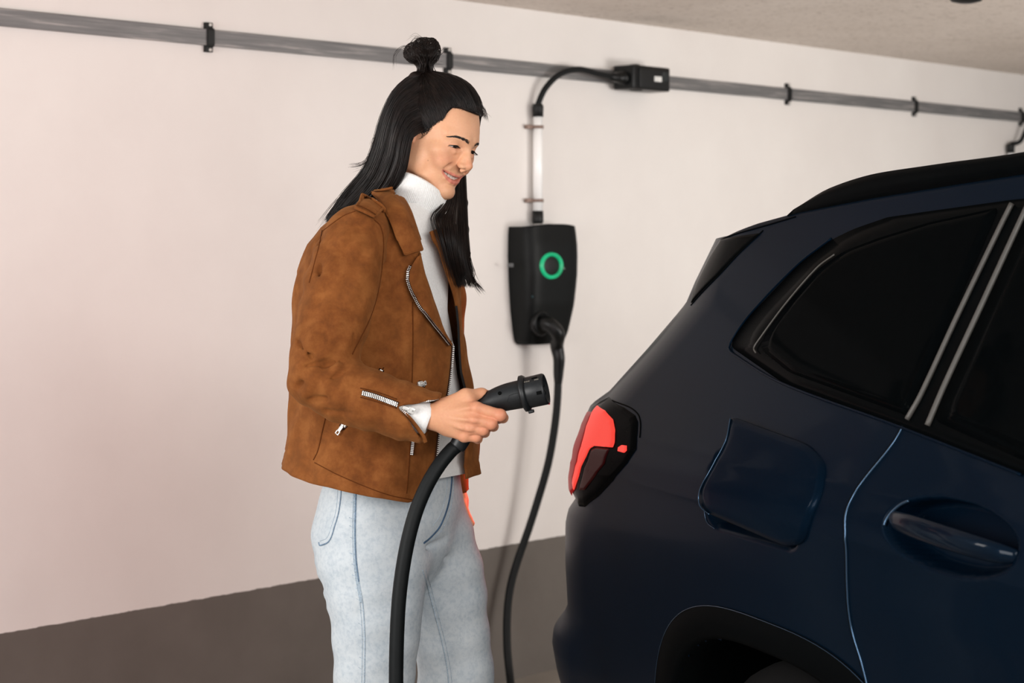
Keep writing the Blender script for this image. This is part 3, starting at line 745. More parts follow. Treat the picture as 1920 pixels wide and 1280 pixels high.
EX, EY, EZ = 29.0, 68.5, 15.5
LIP_U = [(0, 84.4, -40.2, 2.9), (7, 83.8, -39.3, 3.1), (18, 78.8, -38.2, 2.9), (29, 70.4, -37.0, 2.3), (37.0, 62.5, -35.6, 1.2)]
LIP_L = [(0, 82.6, -54.2, 4.8), (9, 81.2, -53.4, 4.8), (20, 75.6, -49.6, 4.2), (30, 68.0, -42.4, 2.8), (37.0, 62.0, -36.2, 1.2)]
def build_head(h=1.3):
    s = SDF((-84, -116, -150), (84, 128, 138), h)
    # skull and face masses
    s.ell((0, -11, 50), (71, 92, 78), 0)
    s.ell((0, 30, 28), (60, 61, 56), 14)
    s.ell((0, 36, -14), (51, 48, 50), 14)
    s.ell((0, 36, -50), (46, 41, 37), 16)
    for sg in (-1, 1):
        s.cap((sg*49, 6, -46), (sg*12, 72, -78), 10, 11, 20)
        s.cap((sg*53, 0, 10), (sg*49, 6, -46), 11, 11, 14)
        s.ell((sg*50, 14, -24), (13, 30, 34), 16)
        s.ell((sg*41, 55, -3), (19, 20, 16), 16)
        s.ell((sg*32, 66, -22), (17, 16, 16), 14)
        s.cap((sg*10, 83, 35), (sg*46, 62, 34), 6.5, 6, 12)
    s.ell((0, 76, -76), (14, 13, 12), 14)
    s.ell((0, 57, -46), (33, 22, 18), 14)                 # muzzle over the teeth
    # orbits
    for sg in (-1, 1):
        s.ell((sg*30, 91, 16.5), (16, 14, 9), 9, 'sub')
    # nose
    s.cap((0, 80, 30), (0, 104, -10), 5.8, 6.4, 8)
    s.ell((0, 104.0, -13.0), (7.6, 8.4, 7.0), 7)
    s.cap((0, 104, -18), (0, 93, -25), 3.6, 4.5, 5)
    for sg in (-1, 1):
        s.ell((sg*10.6, 95.6, -16.6), (5.8, 9.4, 5.6), 6)
        s.ell((sg*5.5, 91, 0), (5, 6, 7), 6)
        s.ell((sg*5.4, 98.5, -24.2), (2.8, 4.8, 3.6), 1.5, 'sub')
        s.ell((sg*6.5, 91.5, -9.5), (5.6, 7.5, 7.5), 5)
        # smile fold from the nostril to the corner of the mouth
        s.chain([(sg*21, 88, -19, 0.6), (sg*28, 81, -25.5, 0.6), (sg*33, 75.5, -29.5, 0.1)], 10, 'sub')
        # lid balls
        s.ell((sg*EX, EY, EZ), (13.4, 13.4, 13.4), 4)
        # lower lid pouch
        s.chain([(sg*18, 82, 6.5, 1.2), (sg*28, 80.5, 4.4, 1.4), (sg*39, 73.5, 7, 1.2)], 7)
    # lips, parted in a smile
    for sg in (-1, 1):
        s.chain([(sg*p[0],) + p[1:] for p in LIP_U], 3.5); s.chain([(sg*p[0],) + p[1:] for p in LIP_L], 4.0)
    def mouth(x, y, z):
        t = np.clip(np.abs(x) / 35.0, 0, 1.2); zc = -45.8 + 9.8 * t ** 2; hgt = 3.9 * (1 - t ** 2) - 0.2
        return np.maximum(np.abs(z - zc) - hgt, np.maximum(60.0 - 18 * t * t - y, np.abs(x) - 35.0)) * 0.8 + 0 * y
    s.fn((-42, 44, -62), (42, 110, -28), mouth, 1.2, 'sub')
    # eye slits
    for sg in (-1, 1):
        def slit(x, y, z, sg=sg):
            u = (x * sg - EX + 0.5); t = np.clip(u / 14.5, -1.2, 1.2)
            zc = EZ - 2.0 - 0.9 * t + 0.9 * (1 - t * t); hgt = 3.0 * (1 - t ** 2)
            return np.maximum(np.abs(z - zc) - hgt, np.maximum(EY - 5 - y, np.abs(u) - 15)) * 0.8
        s.fn((sg*EX - 17, 58, 2), (sg*EX + 17, 98, 28), slit, 0.8, 'sub')
        # crease of the upper lid
        s.chain([(sg*17, EY + 16.5, EZ + 2.8, 0.9), (sg*28.5, EY + 15, EZ + 6.2, 0.9), (sg*41, EY + 7.5, EZ + 2.6, 0.8)], 3, 'sub')
    # ears
    for sg in (-1, 1):
        rot = [(math.cos(.35), sg*math.sin(.35), 0), (-sg*math.sin(.35), math.cos(.35), 0.0), (0, 0, 1)]
        s.ell((sg*70, -13, 6), (4.5, 15, 26), 4, rot=rot); s.ell((sg*67, -8, -16), (4.5, 8, 10), 4)
        s.ell((sg*75, -13, 8), (3.5, 9, 16), 3, 'sub', rot=rot); s.cap((sg*67, 2, 5), (sg*68, 3, -5), 4, 3.5, 4)
    # neck
    s.cap((0, -14, -34), tuple(NECK), 46, 50, 16)
    V, Fq = s.mesh()
    # colours of the skin: lips, brows, a little rose on cheeks, nose and ears
    x, y, z = np.abs(V[:, 0]), V[:, 1], V[:, 2]
    base = np.array(srgb(228, 174, 138))[:3]; col = np.tile(base, (len(V), 1))
    g = lambda c, r: np.exp(-(((x - c[0]) / r[0]) ** 2 + ((y - c[1]) / r[1]) ** 2 + ((z - c[2]) / r[2]) ** 2))
    rose = np.array(srgb(216, 128, 98))[:3]
    m = np.clip(0.55 * g((38, 66, -14), (17, 22, 15)) + 0.45 * g((0, 108, -10), (10, 10, 9)) + 0.5 * g((70, -10, 5), (9, 25, 30)) + 0.4 * g((30, 78, 12), (15, 12, 8)), 0, 1)[:, None]
    col = col * (1 - m) + rose * m
    def seg(chain, pad):
        best = np.full(len(V), 1e3); A = np.c_[x, y, z]
        for p, q in zip(chain[:-1], chain[1:]):
            p_, q_ = np.array(p), np.array(q); d = q_[:3] - p_[:3]; t = np.clip(((A - p_[:3]) @ d) / (d @ d), 0, 1)
            best = np.minimum(best, np.linalg.norm(A - p_[:3] - t[:, None] * d, axis=1) - (p_[3] + (q_[3] - p_[3]) * t) * pad)
        return best
    def band(chain, w0, dz):
        best = np.full(len(V), 1e3)
        for p, q in zip(chain[:-1], chain[1:]):
            d = np.array((q[0] - p[0], q[2] - p[2])); rx, rz = x - p[0], z - (p[2] + dz); t = np.clip((rx * d[0] + rz * d[1]) / (d @ d), 0, 1)
            best = np.minimum(best, np.hypot(rx - t * d[0], rz - t * d[1]) - w0 * (p[3] + (q[3] - p[3]) * t))
        return best
    dl = np.minimum(band(LIP_U, 0.9, -0.6), band(LIP_L, 0.85, 0.8)); m = np.clip(0.6 - dl / 1.3, 0, 0.9)[:, None] * np.clip((37.5 - x) / 3, 0, 1)[:, None] * np.clip((y - 56) / 4, 0, 1)[:, None]
    col = col * (1 - m) + np.array(srgb(208, 124, 108))[:3] * m
    inm = np.clip((seg([(0, 62, -47, 9.5), (30, 48, -42, 6)], 1.0) < 0) & (y < 75.5 - 0.0140 * x * x), 0, 1)[:, None]
    col = col * (1 - inm) + np.array(srgb(90, 30, 28))[:3] * inm
    db = seg([(11, 90, 31.5, 3.2), (22, 87, 34, 2.8), (38, 78, 34.5, 1.9), (50, 66, 29.5, 0.7)], 1.0); m = np.clip(0.35 - db / 1.6, 0, 0.75)[:, None] * (y > 50)[:, None]
    col = col * (1 - m) + np.array(srgb(52, 34, 26))[:3] * m
    dm = np.linalg.norm(V - np.array((52.5, 46, -30)), axis=1); m = np.clip(1.2 - dm / 1.6, 0, 0.7)[:, None]
    col = col * (1 - m) + np.array(srgb(96, 58, 44))[:3] * m
    return V, Fq, np.c_[col, np.ones(len(col))]

k = NT('skin')
at = k.n('ShaderNodeVertexColor', layer_name='col')
nz = k.noise(260, 4)
k.set(Base_Color=k.mix(0.10, at.outputs[0], k.ramp(nz, [(0.3, srgb(150, 84, 60)), (0.7, srgb(250, 205, 175))]), 'OVERLAY'), Roughness=0.46)
k.b.inputs['Subsurface Weight'].default_value = 0.12; k.b.inputs['Subsurface Radius'].default_value = (0.010, 0.004, 0.002); k.b.inputs['Subsurface Scale'].default_value = 0.5
k.b.inputs['Specular IOR Level'].default_value = 0.35; k.bump(k.noise(900, 3), 0.08, 0.0006)
M_skin = k.m
hV, hF, hC = build_head()
hWV = hV @ HM + np.array(HO)
M_tooth = simple('tooth_enamel', srgb(236, 226, 212), 0.25, 0, 0.5, 0.03)
head_obj = fast_mesh('body', hWV, hF[:, ::-1] if np.linalg.det(HM) < 0 else hF, M_skin, woman, hC)

# eyes: ball with iris and pupil turned down to the plug
gz = Vector((0.05, 0.95, -0.30)).normalized()
def eye(sg):
    c = np.array((sg*EX, EY, EZ)); ball = []; n1, n2 = 28, 32
    up_ = Vector((0, 0, 1)); u = (up_ - gz * up_.dot(gz)).normalized(); v = gz.cross(u)
    V, col = [], []
    for i in range(n1 + 1):
        th = math.pi * (i / n1) ** 1.35; r = 12.2 + (0.55 * max(0, 1 - (th / 0.5) ** 2) if th < 0.5 else 0)
        for j in range(n2):
            ph = 2 * math.pi * j / n2; d = gz * math.cos(th) + (u * math.cos(ph) + v * math.sin(ph)) * math.sin(th)
            V.append(hw(c + np.array(d) * r))
            q = srgb(10, 8, 8) if th < 0.19 else (srgb(52, 40, 33) if th < 0.47 else (srgb(24, 19, 18) if th < 0.53 else srgb(226, 218, 212)))
            col.append(q)
    return mk('eye', V, grid_faces(n1 + 1, n2, True), M_eye, head_obj, True, col)
k = NT('eye_surface'); at = k.n('ShaderNodeVertexColor', layer_name='col'); k.set(Base_Color=at.outputs[0], Roughness=0.08); M_eye = k.m
for sg in (1, -1): eye(sg)
# teeth: one piece per tooth
for sg in (1, -1):
    xs = [4.3, 12.0, 19.0, 25.4, 31.0]; wd = [8.4, 7.0, 6.8, 6.0, 5.2]; hh = [10.4, 9.4, 9.4, 7.6, 6.0]
    for x0, w0, h0 in zip(xs, wd, hh):
        ang = -sg * x0 * 0.030; cy = 76.6 - 0.0140 * x0 * x0; cz = -40.4 - h0 / 2 + 0.0068 * x0 * x0 + 1.5
        ax = ((math.cos(ang), math.sin(ang), 0), (-math.sin(ang), math.cos(ang), 0), (0, 0, 1))
        V, Fc = rbox((sg * x0, cy, cz), (w0 - 0.25, 6.0, h0), ax, 1.6, 3)
        mk('tooth', [hw(v) for v in V], Fc, M_tooth, head_obj)
# lashes and brow hairs
from mathutils.bvhtree import BVHTree
_bv = BVHTree.FromPolygons([Vector(v) for v in hV], hF.tolist())
def skin_y(x, z):
    h = _bv.ray_cast(Vector((x, 140, z)), Vector((0, -1, 0)))[0]
    return h.y if h is not None else 60.0
M_lash = simple('dark_lash', srgb(20, 14, 12), 0.6)
for sg in (1, -1):
    ml, mbw = MB(), MB()
    for i in range(26):
        t = -0.95 + 1.95 * i / 25; xx = sg * (EX - 0.5 + 14.5 * t); zz = EZ - 2.0 - 0.9 * t + 3.9 * (1 - t*t)
        u = xx - sg * EX; yy = EY + math.sqrt(max(1, 13.4 ** 2 - u * u - (zz - EZ) ** 2)) - 0.4; L = 5.5 + 2.5 * (t + 1) / 2
        p0 = np.array((xx, yy, zz)); p1 = p0 + np.array((sg * t * 2.0, L * 0.62, -L * 0.30)); p2 = p0 + np.array((sg * t * 3.6, L * 1.05, -L * 0.28))
        ml.add(*tube([hw(p0), hw(p1), hw(p2)], [0.00030, 0.00022, 0.00008], 4))
    lid = []
    for t in np.linspace(-0.95, 1.0, 16):
        xx = 14.5 * t - 0.5; zz = -2.0 - 0.9 * t + 3.9 * (1 - t * t); lid.append((sg * (EX + xx), EY + math.sqrt(max(1, 13.45 ** 2 - xx * xx - zz * zz)) - 0.2, EZ + zz))
    ml.add(*tube([hw(p) for p in lid], 0.00068, 6)); ml.build('lashes', M_lash, head_obj)
    rnd = np.random.default_rng(5)
    bc = spline([(11, 90.5, 31.5), (22, 87.5, 34.0), (38, 79, 34.6), (52, 64, 28.5)], 60)
    for i in range(240):
        t = rnd.random() ** 0.8; q = bc[int(t * 58)]; wz_ = (3.0 * (1 - t) + 0.8) * (rnd.random() - 0.5) * 1.7
        p0 = np.array((sg * (q[0] - 2), q[1], q[2] + wz_ - 1.5)); p0[1] = skin_y(p0[0], p0[2]) - 0.5; L = 5.6 - 2.0 * t
        d = np.array((sg * (0.85), -0.3 - 0.4 * t, 0.50 * (1 - t) - 0.10 * t)); d = d / np.linalg.norm(d); p2 = p0 + d * L; p2[1] = skin_y(p2[0], p2[2]) + 0.35; p1 = (p0 + p2) / 2; p1[1] = skin_y(p1[0], p1[2]) + 0.5
        mbw.add(*tube([hw(p0), hw(p1), hw(p2)], [0.00036, 0.00032, 0.00010], 4))
    mbw.build('eyebrow', M_lash, head_obj)
# ------------------------------------------------------------------ her torso and clothes
BD = np.array((0.906, -0.423, 0.0)); BR = np.array((-0.423, -0.906, 0.0))     # where she faces, her right
ZK =  [0.93,  0.99,  1.06,  1.14,  1.22,  1.30,  1.36,  1.41,  1.44,  1.462, 1.478, 1.495]
AFk = [0.156, 0.152, 0.142, 0.135, 0.130, 0.130, 0.126, 0.112, 0.098, 0.084, 0.070, 0.056]
ABk = [0.162, 0.160, 0.155, 0.150, 0.150, 0.150, 0.146, 0.132, 0.116, 0.098, 0.078, 0.060]
BHk = [0.222, 0.218, 0.206, 0.196, 0.192, 0.193, 0.194, 0.190, 0.176, 0.150, 0.110, 0.066]
CXk = [-0.234, -0.232, -0.230, -0.230, -0.230, -0.226, -0.222, -0.214, -0.206, -0.200, -0.194, -0.188]
ik = lambda tab, z: np.interp(z, ZK, tab)
def torso(th, z, off=0.0):
    th = np.asarray(th, float); z = np.asarray(z, float); c, s = np.cos(th), np.sin(th)
    A = np.where(c > 0, ik(AFk, z), ik(ABk, z)) + off; B = ik(BHk, z) * np.where(s < 0, ik(FMk, z), 1.0) + off; e = 0.88
    cc, ss = np.sign(c) * np.abs(c) ** e, np.sign(s) * np.abs(s) ** e
    X = ik(CXk, z) + A * cc * BD[0] + B * ss * BR[0]; Y = 3.705 + A * cc * BD[1] + B * ss * BR[1]
    return np.stack([X, Y, z + 0 * X], -1)
FMk = [1.0] * len(ZK)
def px_of(p): return 960 + F_PX * p[..., 0] / p[..., 1], HOR + F_PX * (EYE - p[..., 2]) / p[..., 1]
def theta_at(x, y):
    """angle round the chest whose outline point falls on image column x at image row y"""
    z = EYE - (y - HOR) * 3.62 / F_PX; ths = np.radians(np.linspace(-32, 120, 900)); best = 0
    for _ in range(4):
        p = torso(ths, np.full(900, z)); xs = px_of(p)[0]; i = int(np.argmin(np.abs(xs - x))); z = EYE - (y - HOR) * p[i, 1] / F_PX
    return float(ths[i]), float(z)
# the far side narrows towards the shoulder she turns away
_fy, _fx = [300, 400, 420, 450, 500, 547, 583, 618, 660, 722, 815, 875], [790, 806, 822, 836, 848, 858, 868, 870, 876, 887, 901, 900]
for i_, z_ in enumerate(ZK):
    lo_m, hi_m = 0.3, 1.15
    for _ in range(18):
        FMk[i_] = (lo_m + hi_m) / 2; p_ = torso(np.radians(np.linspace(-89, 20, 120)), np.full(120, z_), 0.010); xs_, ys_ = px_of(p_); j_ = int(np.argmax(xs_))
        if xs_[j_] > np.interp(ys_[j_], _fy, _fx): hi_m = FMk[i_]
        else: lo_m = FMk[i_]
near = [(738, 352), (743, 372), (752, 402), (762, 432), (774, 450), (783, 474), (792, 512), (806, 559), (822, 608), (839, 650), (836, 690), (830, 737), (817, 800), (807, 885), (783, 938)]
far = [(800, 432), (806, 450), (816, 466), (829, 510), (845, 560), (850, 608), (852, 650), (856, 697), (866, 737), (868, 800), (864, 850), (864, 872)]
nT = sorted([theta_at(*p)[::-1] for p in near]); fT = sorted([theta_at(*p)[::-1] for p in far])
fT += [(1.462, -0.7), (1.478, -1.3), (1.495, -1.7)]; fT.sort()
thN = lambda z: np.interp(z, [q[0] for q in nT], [q[1] for q in nT]); thF = lambda z: np.interp(z, [q[0] for q in fT], [q[1] for q in fT])
hem_t = [-40, 0, 25, 40, 65, 90, 120, 150, 180, 230, 300, 330, 365]; hem_z = [.985, .978, .965, .955, .970, .984, 1.000, 1.010, 1.000, .985, .980, .984, .980]

k = NT('brown_suede')
n1, n2, n3 = k.noise(7, 5, 0.6), k.noise(30, 6, 0.68, dist=0.15), k.noise(900, 2)
c = k.ramp(n1, [(0.32, srgb(106, 58, 24)), (0.5, srgb(122, 69, 30)), (0.68, srgb(137, 82, 39))])
c = k.mix(0.40, c, k.ramp(n2, [(0.36, srgb(80, 42, 18)), (0.5, srgb(124, 70, 31)), (0.64, srgb(156, 98, 50))]))
k.set(Base_Color=c, Roughness=0.85); k.b.inputs['Specular IOR Level'].default_value = 0.15
k.b.inputs['Sheen Weight'].default_value = 0.22; k.b.inputs['Sheen Tint'].default_value = srgb(220, 160, 100); k.b.inputs['Sheen Roughness'].default_value = 0.6
k.bump(n3, 0.25, 0.0008)
M_suede = k.m
M_seam = simple('suede_seam_shadow', srgb(92, 48, 18), 0.9, 0, 0.1, 0.15, 300)
k = NT('white_rib_knit')
k.set(Base_Color=k.ramp(k.noise(300, 3), [(0.3, srgb(240, 238, 235)), (0.7, srgb(251, 250, 248))]), Roughness=0.85); k.b.inputs['Sheen Weight'].default_value = 0.2
k.bump(k.noise(420, 4), 0.35, 0.0012); M_knit = k.m
M_tape = simple('dark_zip_tape', srgb(52, 30, 20), 0.8, 0, 0.1)
M_zip = simple('silver_zip_metal', srgb(226, 223, 218), 0.3, 0.35, 0.5, 0.06, 400)
M_lining = simple('brown_jacket_lining', srgb(84, 48, 24), 0.7)

wr = np.random.default_rng(3)
folds = [(wr.uniform(-1, 1), wr.uniform(.6, 1.6), wr.uniform(0, 6), wr.uniform(.5, 1)) for _ in range(5)]
def fold_off(th, z):
    f = 0.0026 * np.sin(7 * th + 16 * z + 0.6) * np.sin(22 * z + 2.1 * th) + 0.0018 * np.sin(11 * th - 34 * z + 1.0) + 0.0012 * np.sin(19 * th + 52 * z)
    return f * np.clip((1.47 - z) / 0.06, 0, 1)
jacket = empty_j = None
NTH, NZ = 150, 110
V = np.zeros((NZ, NTH, 3)); us = np.linspace(0, 1, NTH)
for i in range(NZ):
    v = i / (NZ - 1); z = np.full(NTH, 1.494 + (0.98 - 1.494) * v)
    for _ in range(3):
        tn, tf = thN(z[0]), thF(z[-1]); th = tn + us * (2 * math.pi + tf - tn); hz = np.interp(np.degrees(th), hem_t, hem_z); z = 1.494 + (hz - 1.494) * v
    edge = np.exp(-(us / 0.02) ** 2) + np.exp(-((1 - us) / 0.02) ** 2)
    hemw = math.exp(-((v - 1) / 0.012) ** 2) - 0.8 * math.exp(-((v - 0.955) / 0.006) ** 2)
    V[i] = torso(th, z, 0.010 + 0 * z + fold_off(th, z) * (1 - 0.7 * edge) + 0.0016 * hemw)
def sheet_obj(name, V, mat, parent, thick, flip=False):
    nr, nc = V.shape[:2]; Fc = np.array(grid_faces(nr, nc)); Fc = Fc[:, ::-1] if flip else Fc
    o = fast_mesh(name, V.reshape(-1, 3), Fc, mat, parent); m = o.modifiers.new('thickness', 'SOLIDIFY'); m.thickness = thick; m.offset = -1; m.use_even_offset = False
    return o
jacket = sheet_obj('jacket', V, M_suede, woman, 0.0035); JV = V
tag(jacket, 'brown suede biker jacket worn open with silver zips')
def bvh_of(V, Fc): return BVHTree.FromPolygons([Vector(v) for v in V], [tuple(f) for f in Fc])
jb = bvh_of(JV.reshape(-1, 3), grid_faces(NZ, NTH))
def shoot(b, x, y, lift=0.0):
    o = Vector((0, 0, EYE)); d = (P(x, y, 1.0) - o).normalized(); h = b.ray_cast(o, d)
    if h[0] is None: return None, None
    n = h[1] if h[1].dot(d) < 0 else -h[1]
    return h[0] + n * lift, n
def on(b, pts, n, lift, fb=3.55):
    out = []
    for q in spline([(p[0], p[1], 0) for p in pts], n):
        h, nn = shoot(b, q[0], q[1], lift); out.append(h if h is not None else (out[-1] if out else P(q[0], q[1], fb)))
    return out

# sweater with rolled neck
NS = 120; ths = np.linspace(0, 2 * math.pi, NS, endpoint=False); rows = []
for z in np.linspace(0.975, 1.485, 70):
    zz = np.full(NS, z) + 0.012 * np.cos(ths - 0.4) * max(0, (1.1 - z) / 0.12)
    o = -0.014 + 0.0012 * np.sin(9 * ths + 30 * z) * (1 if z < 1.4 else 0) + (0.006 if z < 0.99 else 0)
    bk = np.clip((0.55 - np.cos(ths - 0.1)) * 1.2, 0, 1); zz = zz + 0.075 * bk * max(0, (1.12 - z) / 0.145); rows.append(torso(ths, zz, o - 0.012 * bk))
SV = np.array(rows)
sweater = fast_mesh('turtleneck_sweater', SV.reshape(-1, 3), np.array(grid_faces(len(rows), NS, True)), M_knit, woman)
tag(sweater, 'white ribbed turtleneck sweater under the jacket')
thn = np.linspace(0, 2 * math.pi, 480, endpoint=False)
def neck_ring(cx, cy, Y, hx, hy, dep, tilt, off=0.0):
    """ring whose image half axis is (hx, hy) px and whose depth half axis is dep metres"""
    c = P(cx, cy, Y); e1 = P(cx + hx, cy + hy, Y) - c; e1 = e1 * (1 + off / e1.length); e2 = Vector((0.0, 1.0, tilt)).normalized() * (dep + off)
    return [c + e1 * math.cos(a) - e2 * math.sin(a) for a in thn]
tn = [(793, 347, 3.700, 39, 21, 0.050, -0.22, -0.005), (792.5, 350, 3.700, 41, 22, 0.053, -0.22, 0.0), (790, 360, 3.700, 43, 22, 0.055, -0.2, 0.001), (784, 378, 3.702, 46, 22, 0.057, -0.18, 0.001),
      (776, 396, 3.704, 44, 18, 0.057, -0.15, 0.002), (772, 408, 3.706, 40, 14, 0.056, -0.12, 0.001), (771, 413, 3.706, 37, 12, 0.053, -0.1, -0.005), (771, 420, 3.706, 34, 8, 0.052, -0.1, -0.006), (770, 440, 3.706, 38, 6, 0.056, -0.1, 0.0), (766, 462, 3.706, 52, 6, 0.066, -0.1, 0.0)]
rings = []
for q in spline([t for t in tn], 60): rings.append(q)
keys = np.array(tn); tk = np.linspace(0, 1, len(tn))
RV = []
for t in np.linspace(0, 1, 60):
    q = [np.interp(t, tk, keys[:, i]) for i in range(8)]; r = np.array(neck_ring(*q)); c = r.mean(axis=0)
    d = r - c; d /= np.linalg.norm(d, axis=1, keepdims=True); RV.append(r + d * (0.0006 * np.cos(96 * thn))[:, None])
RV = np.array(RV); nk = fast_mesh('rolled_neck', RV.reshape(-1, 3), np.array(grid_faces(60, 480, True)), M_knit, sweater)
m = nk.modifiers.new('t', 'SOLIDIFY'); m.thickness = 0.004; m.offset = 0

# ---- near sleeve
s = SDF((-0.46, 3.33, 1.02), (-0.09, 3.64, 1.52), 0.0032)
def pc(x, y, Y, r): return tuple(P(x, y, Y)) + (r,)
up_arm = [pc(690, 420, 3.555, .040), pc(668, 446, 3.525, .053), pc(652, 490, 3.505, .0585), pc(640, 540, 3.488, .0605), pc(626, 600, 3.470, .0600), pc(611, 655, 3.455, .0555), pc(598, 706, 3.446, .0520)]
lo_arm = [pc(598, 708, 3.446, .0515), pc(640, 731, 3.432, .0525), pc(695, 750, 3.420, .0500), pc(755, 769, 3.410, .0468), pc(835, 792, 3.400, .0475)]
s.chain(up_arm, 0.02); s.chain(lo_arm, 0.014)
for (a, b, r) in [((572, 702, 3.402), (642, 676, 3.400), .0034), ((566, 690, 3.402), (622, 674, 3.396), .0028), ((560, 724, 3.404), (588, 700, 3.395), .003), ((640, 700, 3.385), (612, 716, 3.390), .0028), ((655, 655, 3.40), (632, 672, 3.392), .004),
                  ((560, 640, 3.42), (585, 668, 3.402), .003), ((655, 610, 3.42), (672, 655, 3.42), .003), ((612, 770, 3.395), (660, 775, 3.378), .0022), ((576, 748, 3.402), (612, 745, 3.388), .003), ((600, 500, 3.45), (612, 580, 3.425), .004), ((600, 440, 3.49), (596, 500, 3.47), .003)]:
    s.cap(P(*a), P(*b), r, r * .7, 0.007, 'sub')
for (a, b, r) in [((584, 712, 3.402), (632, 690, 3.392), .0055), ((575, 735, 3.402), (604, 722, 3.395), .006), ((655, 715, 3.388), (682, 722, 3.383), .006), ((640, 560, 3.438), (600, 640, 3.418), .005), ((690, 480, 3.47), (676, 570, 3.447), .006)]:
    s.cap(P(*a), P(*b), r, r * .6, 0.014)
def wob(x, y, z): return 0
# hollow cuff and the open zip notch
s.cap(P(735, 765, 3.412), P(900, 818, 3.394), 0.036, 0.040, 0.004, 'sub')
cA, cB_ = P(829, 736, 3.40), P(796, 833, 3.40); cd = (cB_ - cA).normalized(); cn = Vector((-cd.z, 0, cd.x)); cn = cn if cn.x > 0 else -cn
s.fn((-0.2, 3.3, 1.0), (-0.08, 3.6, 1.25), lambda x, y, z: -((x - cA.x) * cn.x + (z - cA.z) * cn.z) + 0 * y, 0.003, 'sub')
tri = [P(747, 760.5, 3.39), P(838, 744, 3.39), P(802, 838, 3.39)]
def wedge(x, y, z):
    d = None
    for a, b in ((0, 1), (1, 2), (2, 0)):
        e = tri[b] - tri[a]; n = Vector((e.z, 0, -e.x)).normalized(); cen = (tri[0] + tri[1] + tri[2]) / 3
        if (cen - tri[a]).dot(n) > 0: n = -n
        q = (x - tri[a].x) * n.x + (z - tri[a].z) * n.z; d = q if d is None else np.maximum(d, q)
    return np.maximum(d + 0 * y, y - 3.395)
s.fn((-0.21, 3.33, 1.02), (-0.08, 3.5, 1.2), wedge, 0.0015, 'sub')
D = s.D; X_, Y_, Z_ = s.ax[0][:, None, None], s.ax[1][None, :, None], s.ax[2][None, None, :]
s.D = D + (0.0014 * np.sin(70 * X_ + 45 * Z_ + 1) * np.sin(55 * Z_ - 30 * Y_) + 0.0010 * np.sin(120 * Z_ + 60 * X_ + 2) + 0.0007 * np.sin(190 * X_ - 90 * Z_)).astype(np.float32)
slV, slF = s.mesh(); sleeve = fast_mesh('sleeve', slV, slF, M_suede, jacket); sb = bvh_of(slV, slF.tolist())
# ---- far sleeve: mostly hidden, its cuff shows below the jacket
s = SDF((-0.23, 3.82, 0.88), (0.03, 4.02, 1.47), 0.005)
s.chain([pc(815, 440, 3.885, .042), pc(822, 560, 3.92, .052), pc(822, 680, 3.945, .050), pc(834, 800, 3.945, .044), pc(851, 918, 3.935, .030)], 0.015)
s.cap(P(846, 890, 3.935), P(862, 960, 3.93), 0.022, 0.022, 0.003, 'sub')
fa = P(835, 922, 3.935); s.fn((-0.23, 3.82, 0.86), (0.03, 4.02, 1.0), lambda x, y, z: (z - fa.z) + 0 * x + 0 * y, 0.002, 'sub')
v_, f_ = s.mesh(); fast_mesh('sleeve', v_, f_, M_suede, jacket)
# white cuff of the sweater inside the near sleeve
cf = [P(725, 762, 3.412), P(770, 776, 3.408), P(795, 783, 3.406), P(806, 786.5, 3.405), P(807, 787, 3.405)]
V, Fc = tube(curve3(cf, 24), [0.034] * 8 + list(np.linspace(0.0335, 0.0275, 14)) + [0.027, 0.024], 40, False); mk('cuff', V, Fc, M_knit, sweater)

# ---- collar, lapel, shoulder strap
def flap_sheet(name, rail_a, rail_b, b, lift_a, lift_b, n=40, mrow=14, bulge=0.004, parent=jacket, mat=M_suede, thick=0.003, Ya=None, Yb=None):
    """leather leaf between two image curves, laid on the surface below it"""
    A = [q for q in spline([(p[0], p[1], p[2] if len(p) > 2 else 0) for p in rail_a], n)]; B_ = [q for q in spline([(p[0], p[1], p[2] if len(p) > 2 else 0) for p in rail_b], n)]
    out = np.zeros((mrow, n, 3)); 
    for j in range(n):
        for i in range(mrow):
            t = i / (mrow - 1); x, y, Yd = A[j] * (1 - t) + B_[j] * t; lift = lift_a + (lift_b - lift_a) * t + bulge * math.sin(math.pi * t)
            if Yd > 1: out[i, j] = P(x, y, Yd - bulge * math.sin(math.pi * t))
            else:
                h, nn = shoot(b, x, y, lift); out[i, j] = h if h is not None else (out[i - 1, j] if i else P(x, y, 3.55))
    return sheet_obj(name, out, mat, parent, thick), out
# collar leaf: from the neck roll (left rail) to its outer edge (right rail), lying over whatever is below
def cat(*ms):
    V, Fc = [], []
    for v, f in ms: Fc += [tuple(int(i) + len(V) for i in q) for q in f]; V += [tuple(p) for p in np.asarray(v).reshape(-1, 3)]
    return bvh_of(V, Fc)
cb = cat((JV, grid_faces(NZ, NTH)), (SV, grid_faces(len(rows), NS, True)), (RV, grid_faces(60, 480, True)))
col_in = [(735, 352), (744, 362), (760, 391), (773, 430), (785, 469)]
col_out = [(699, 370), (705, 378), (719, 397), (731, 428), (752, 479)]
collar, colV = flap_sheet('collar', col_in, col_out, cb, 0.010, 0.012, n=46, bulge=0.006)
mk('collar_edge', *tube([Vector(v) - Vector((0, .001, 0)) for v in colV[-1]], 0.0022, 8), M_suede, collar)
mk('collar_edge', *tube([Vector(v) - Vector((0, .001, 0)) for v in colV[:, -1]], 0.0022, 8), M_suede, collar)
st_c = curve3([Vector(v) - Vector((0, .0022, 0)) for v in (colV[-3])], 60); mk('stitching', *tube(st_c, 0.0006, 6), M_seam, collar)
lap_a = [(784, 474), (793, 512), (807, 559), (823, 608), (839, 648)]
lap_b = [(776, 484), (761, 512), (766, 545), (792, 588), (837, 645)]
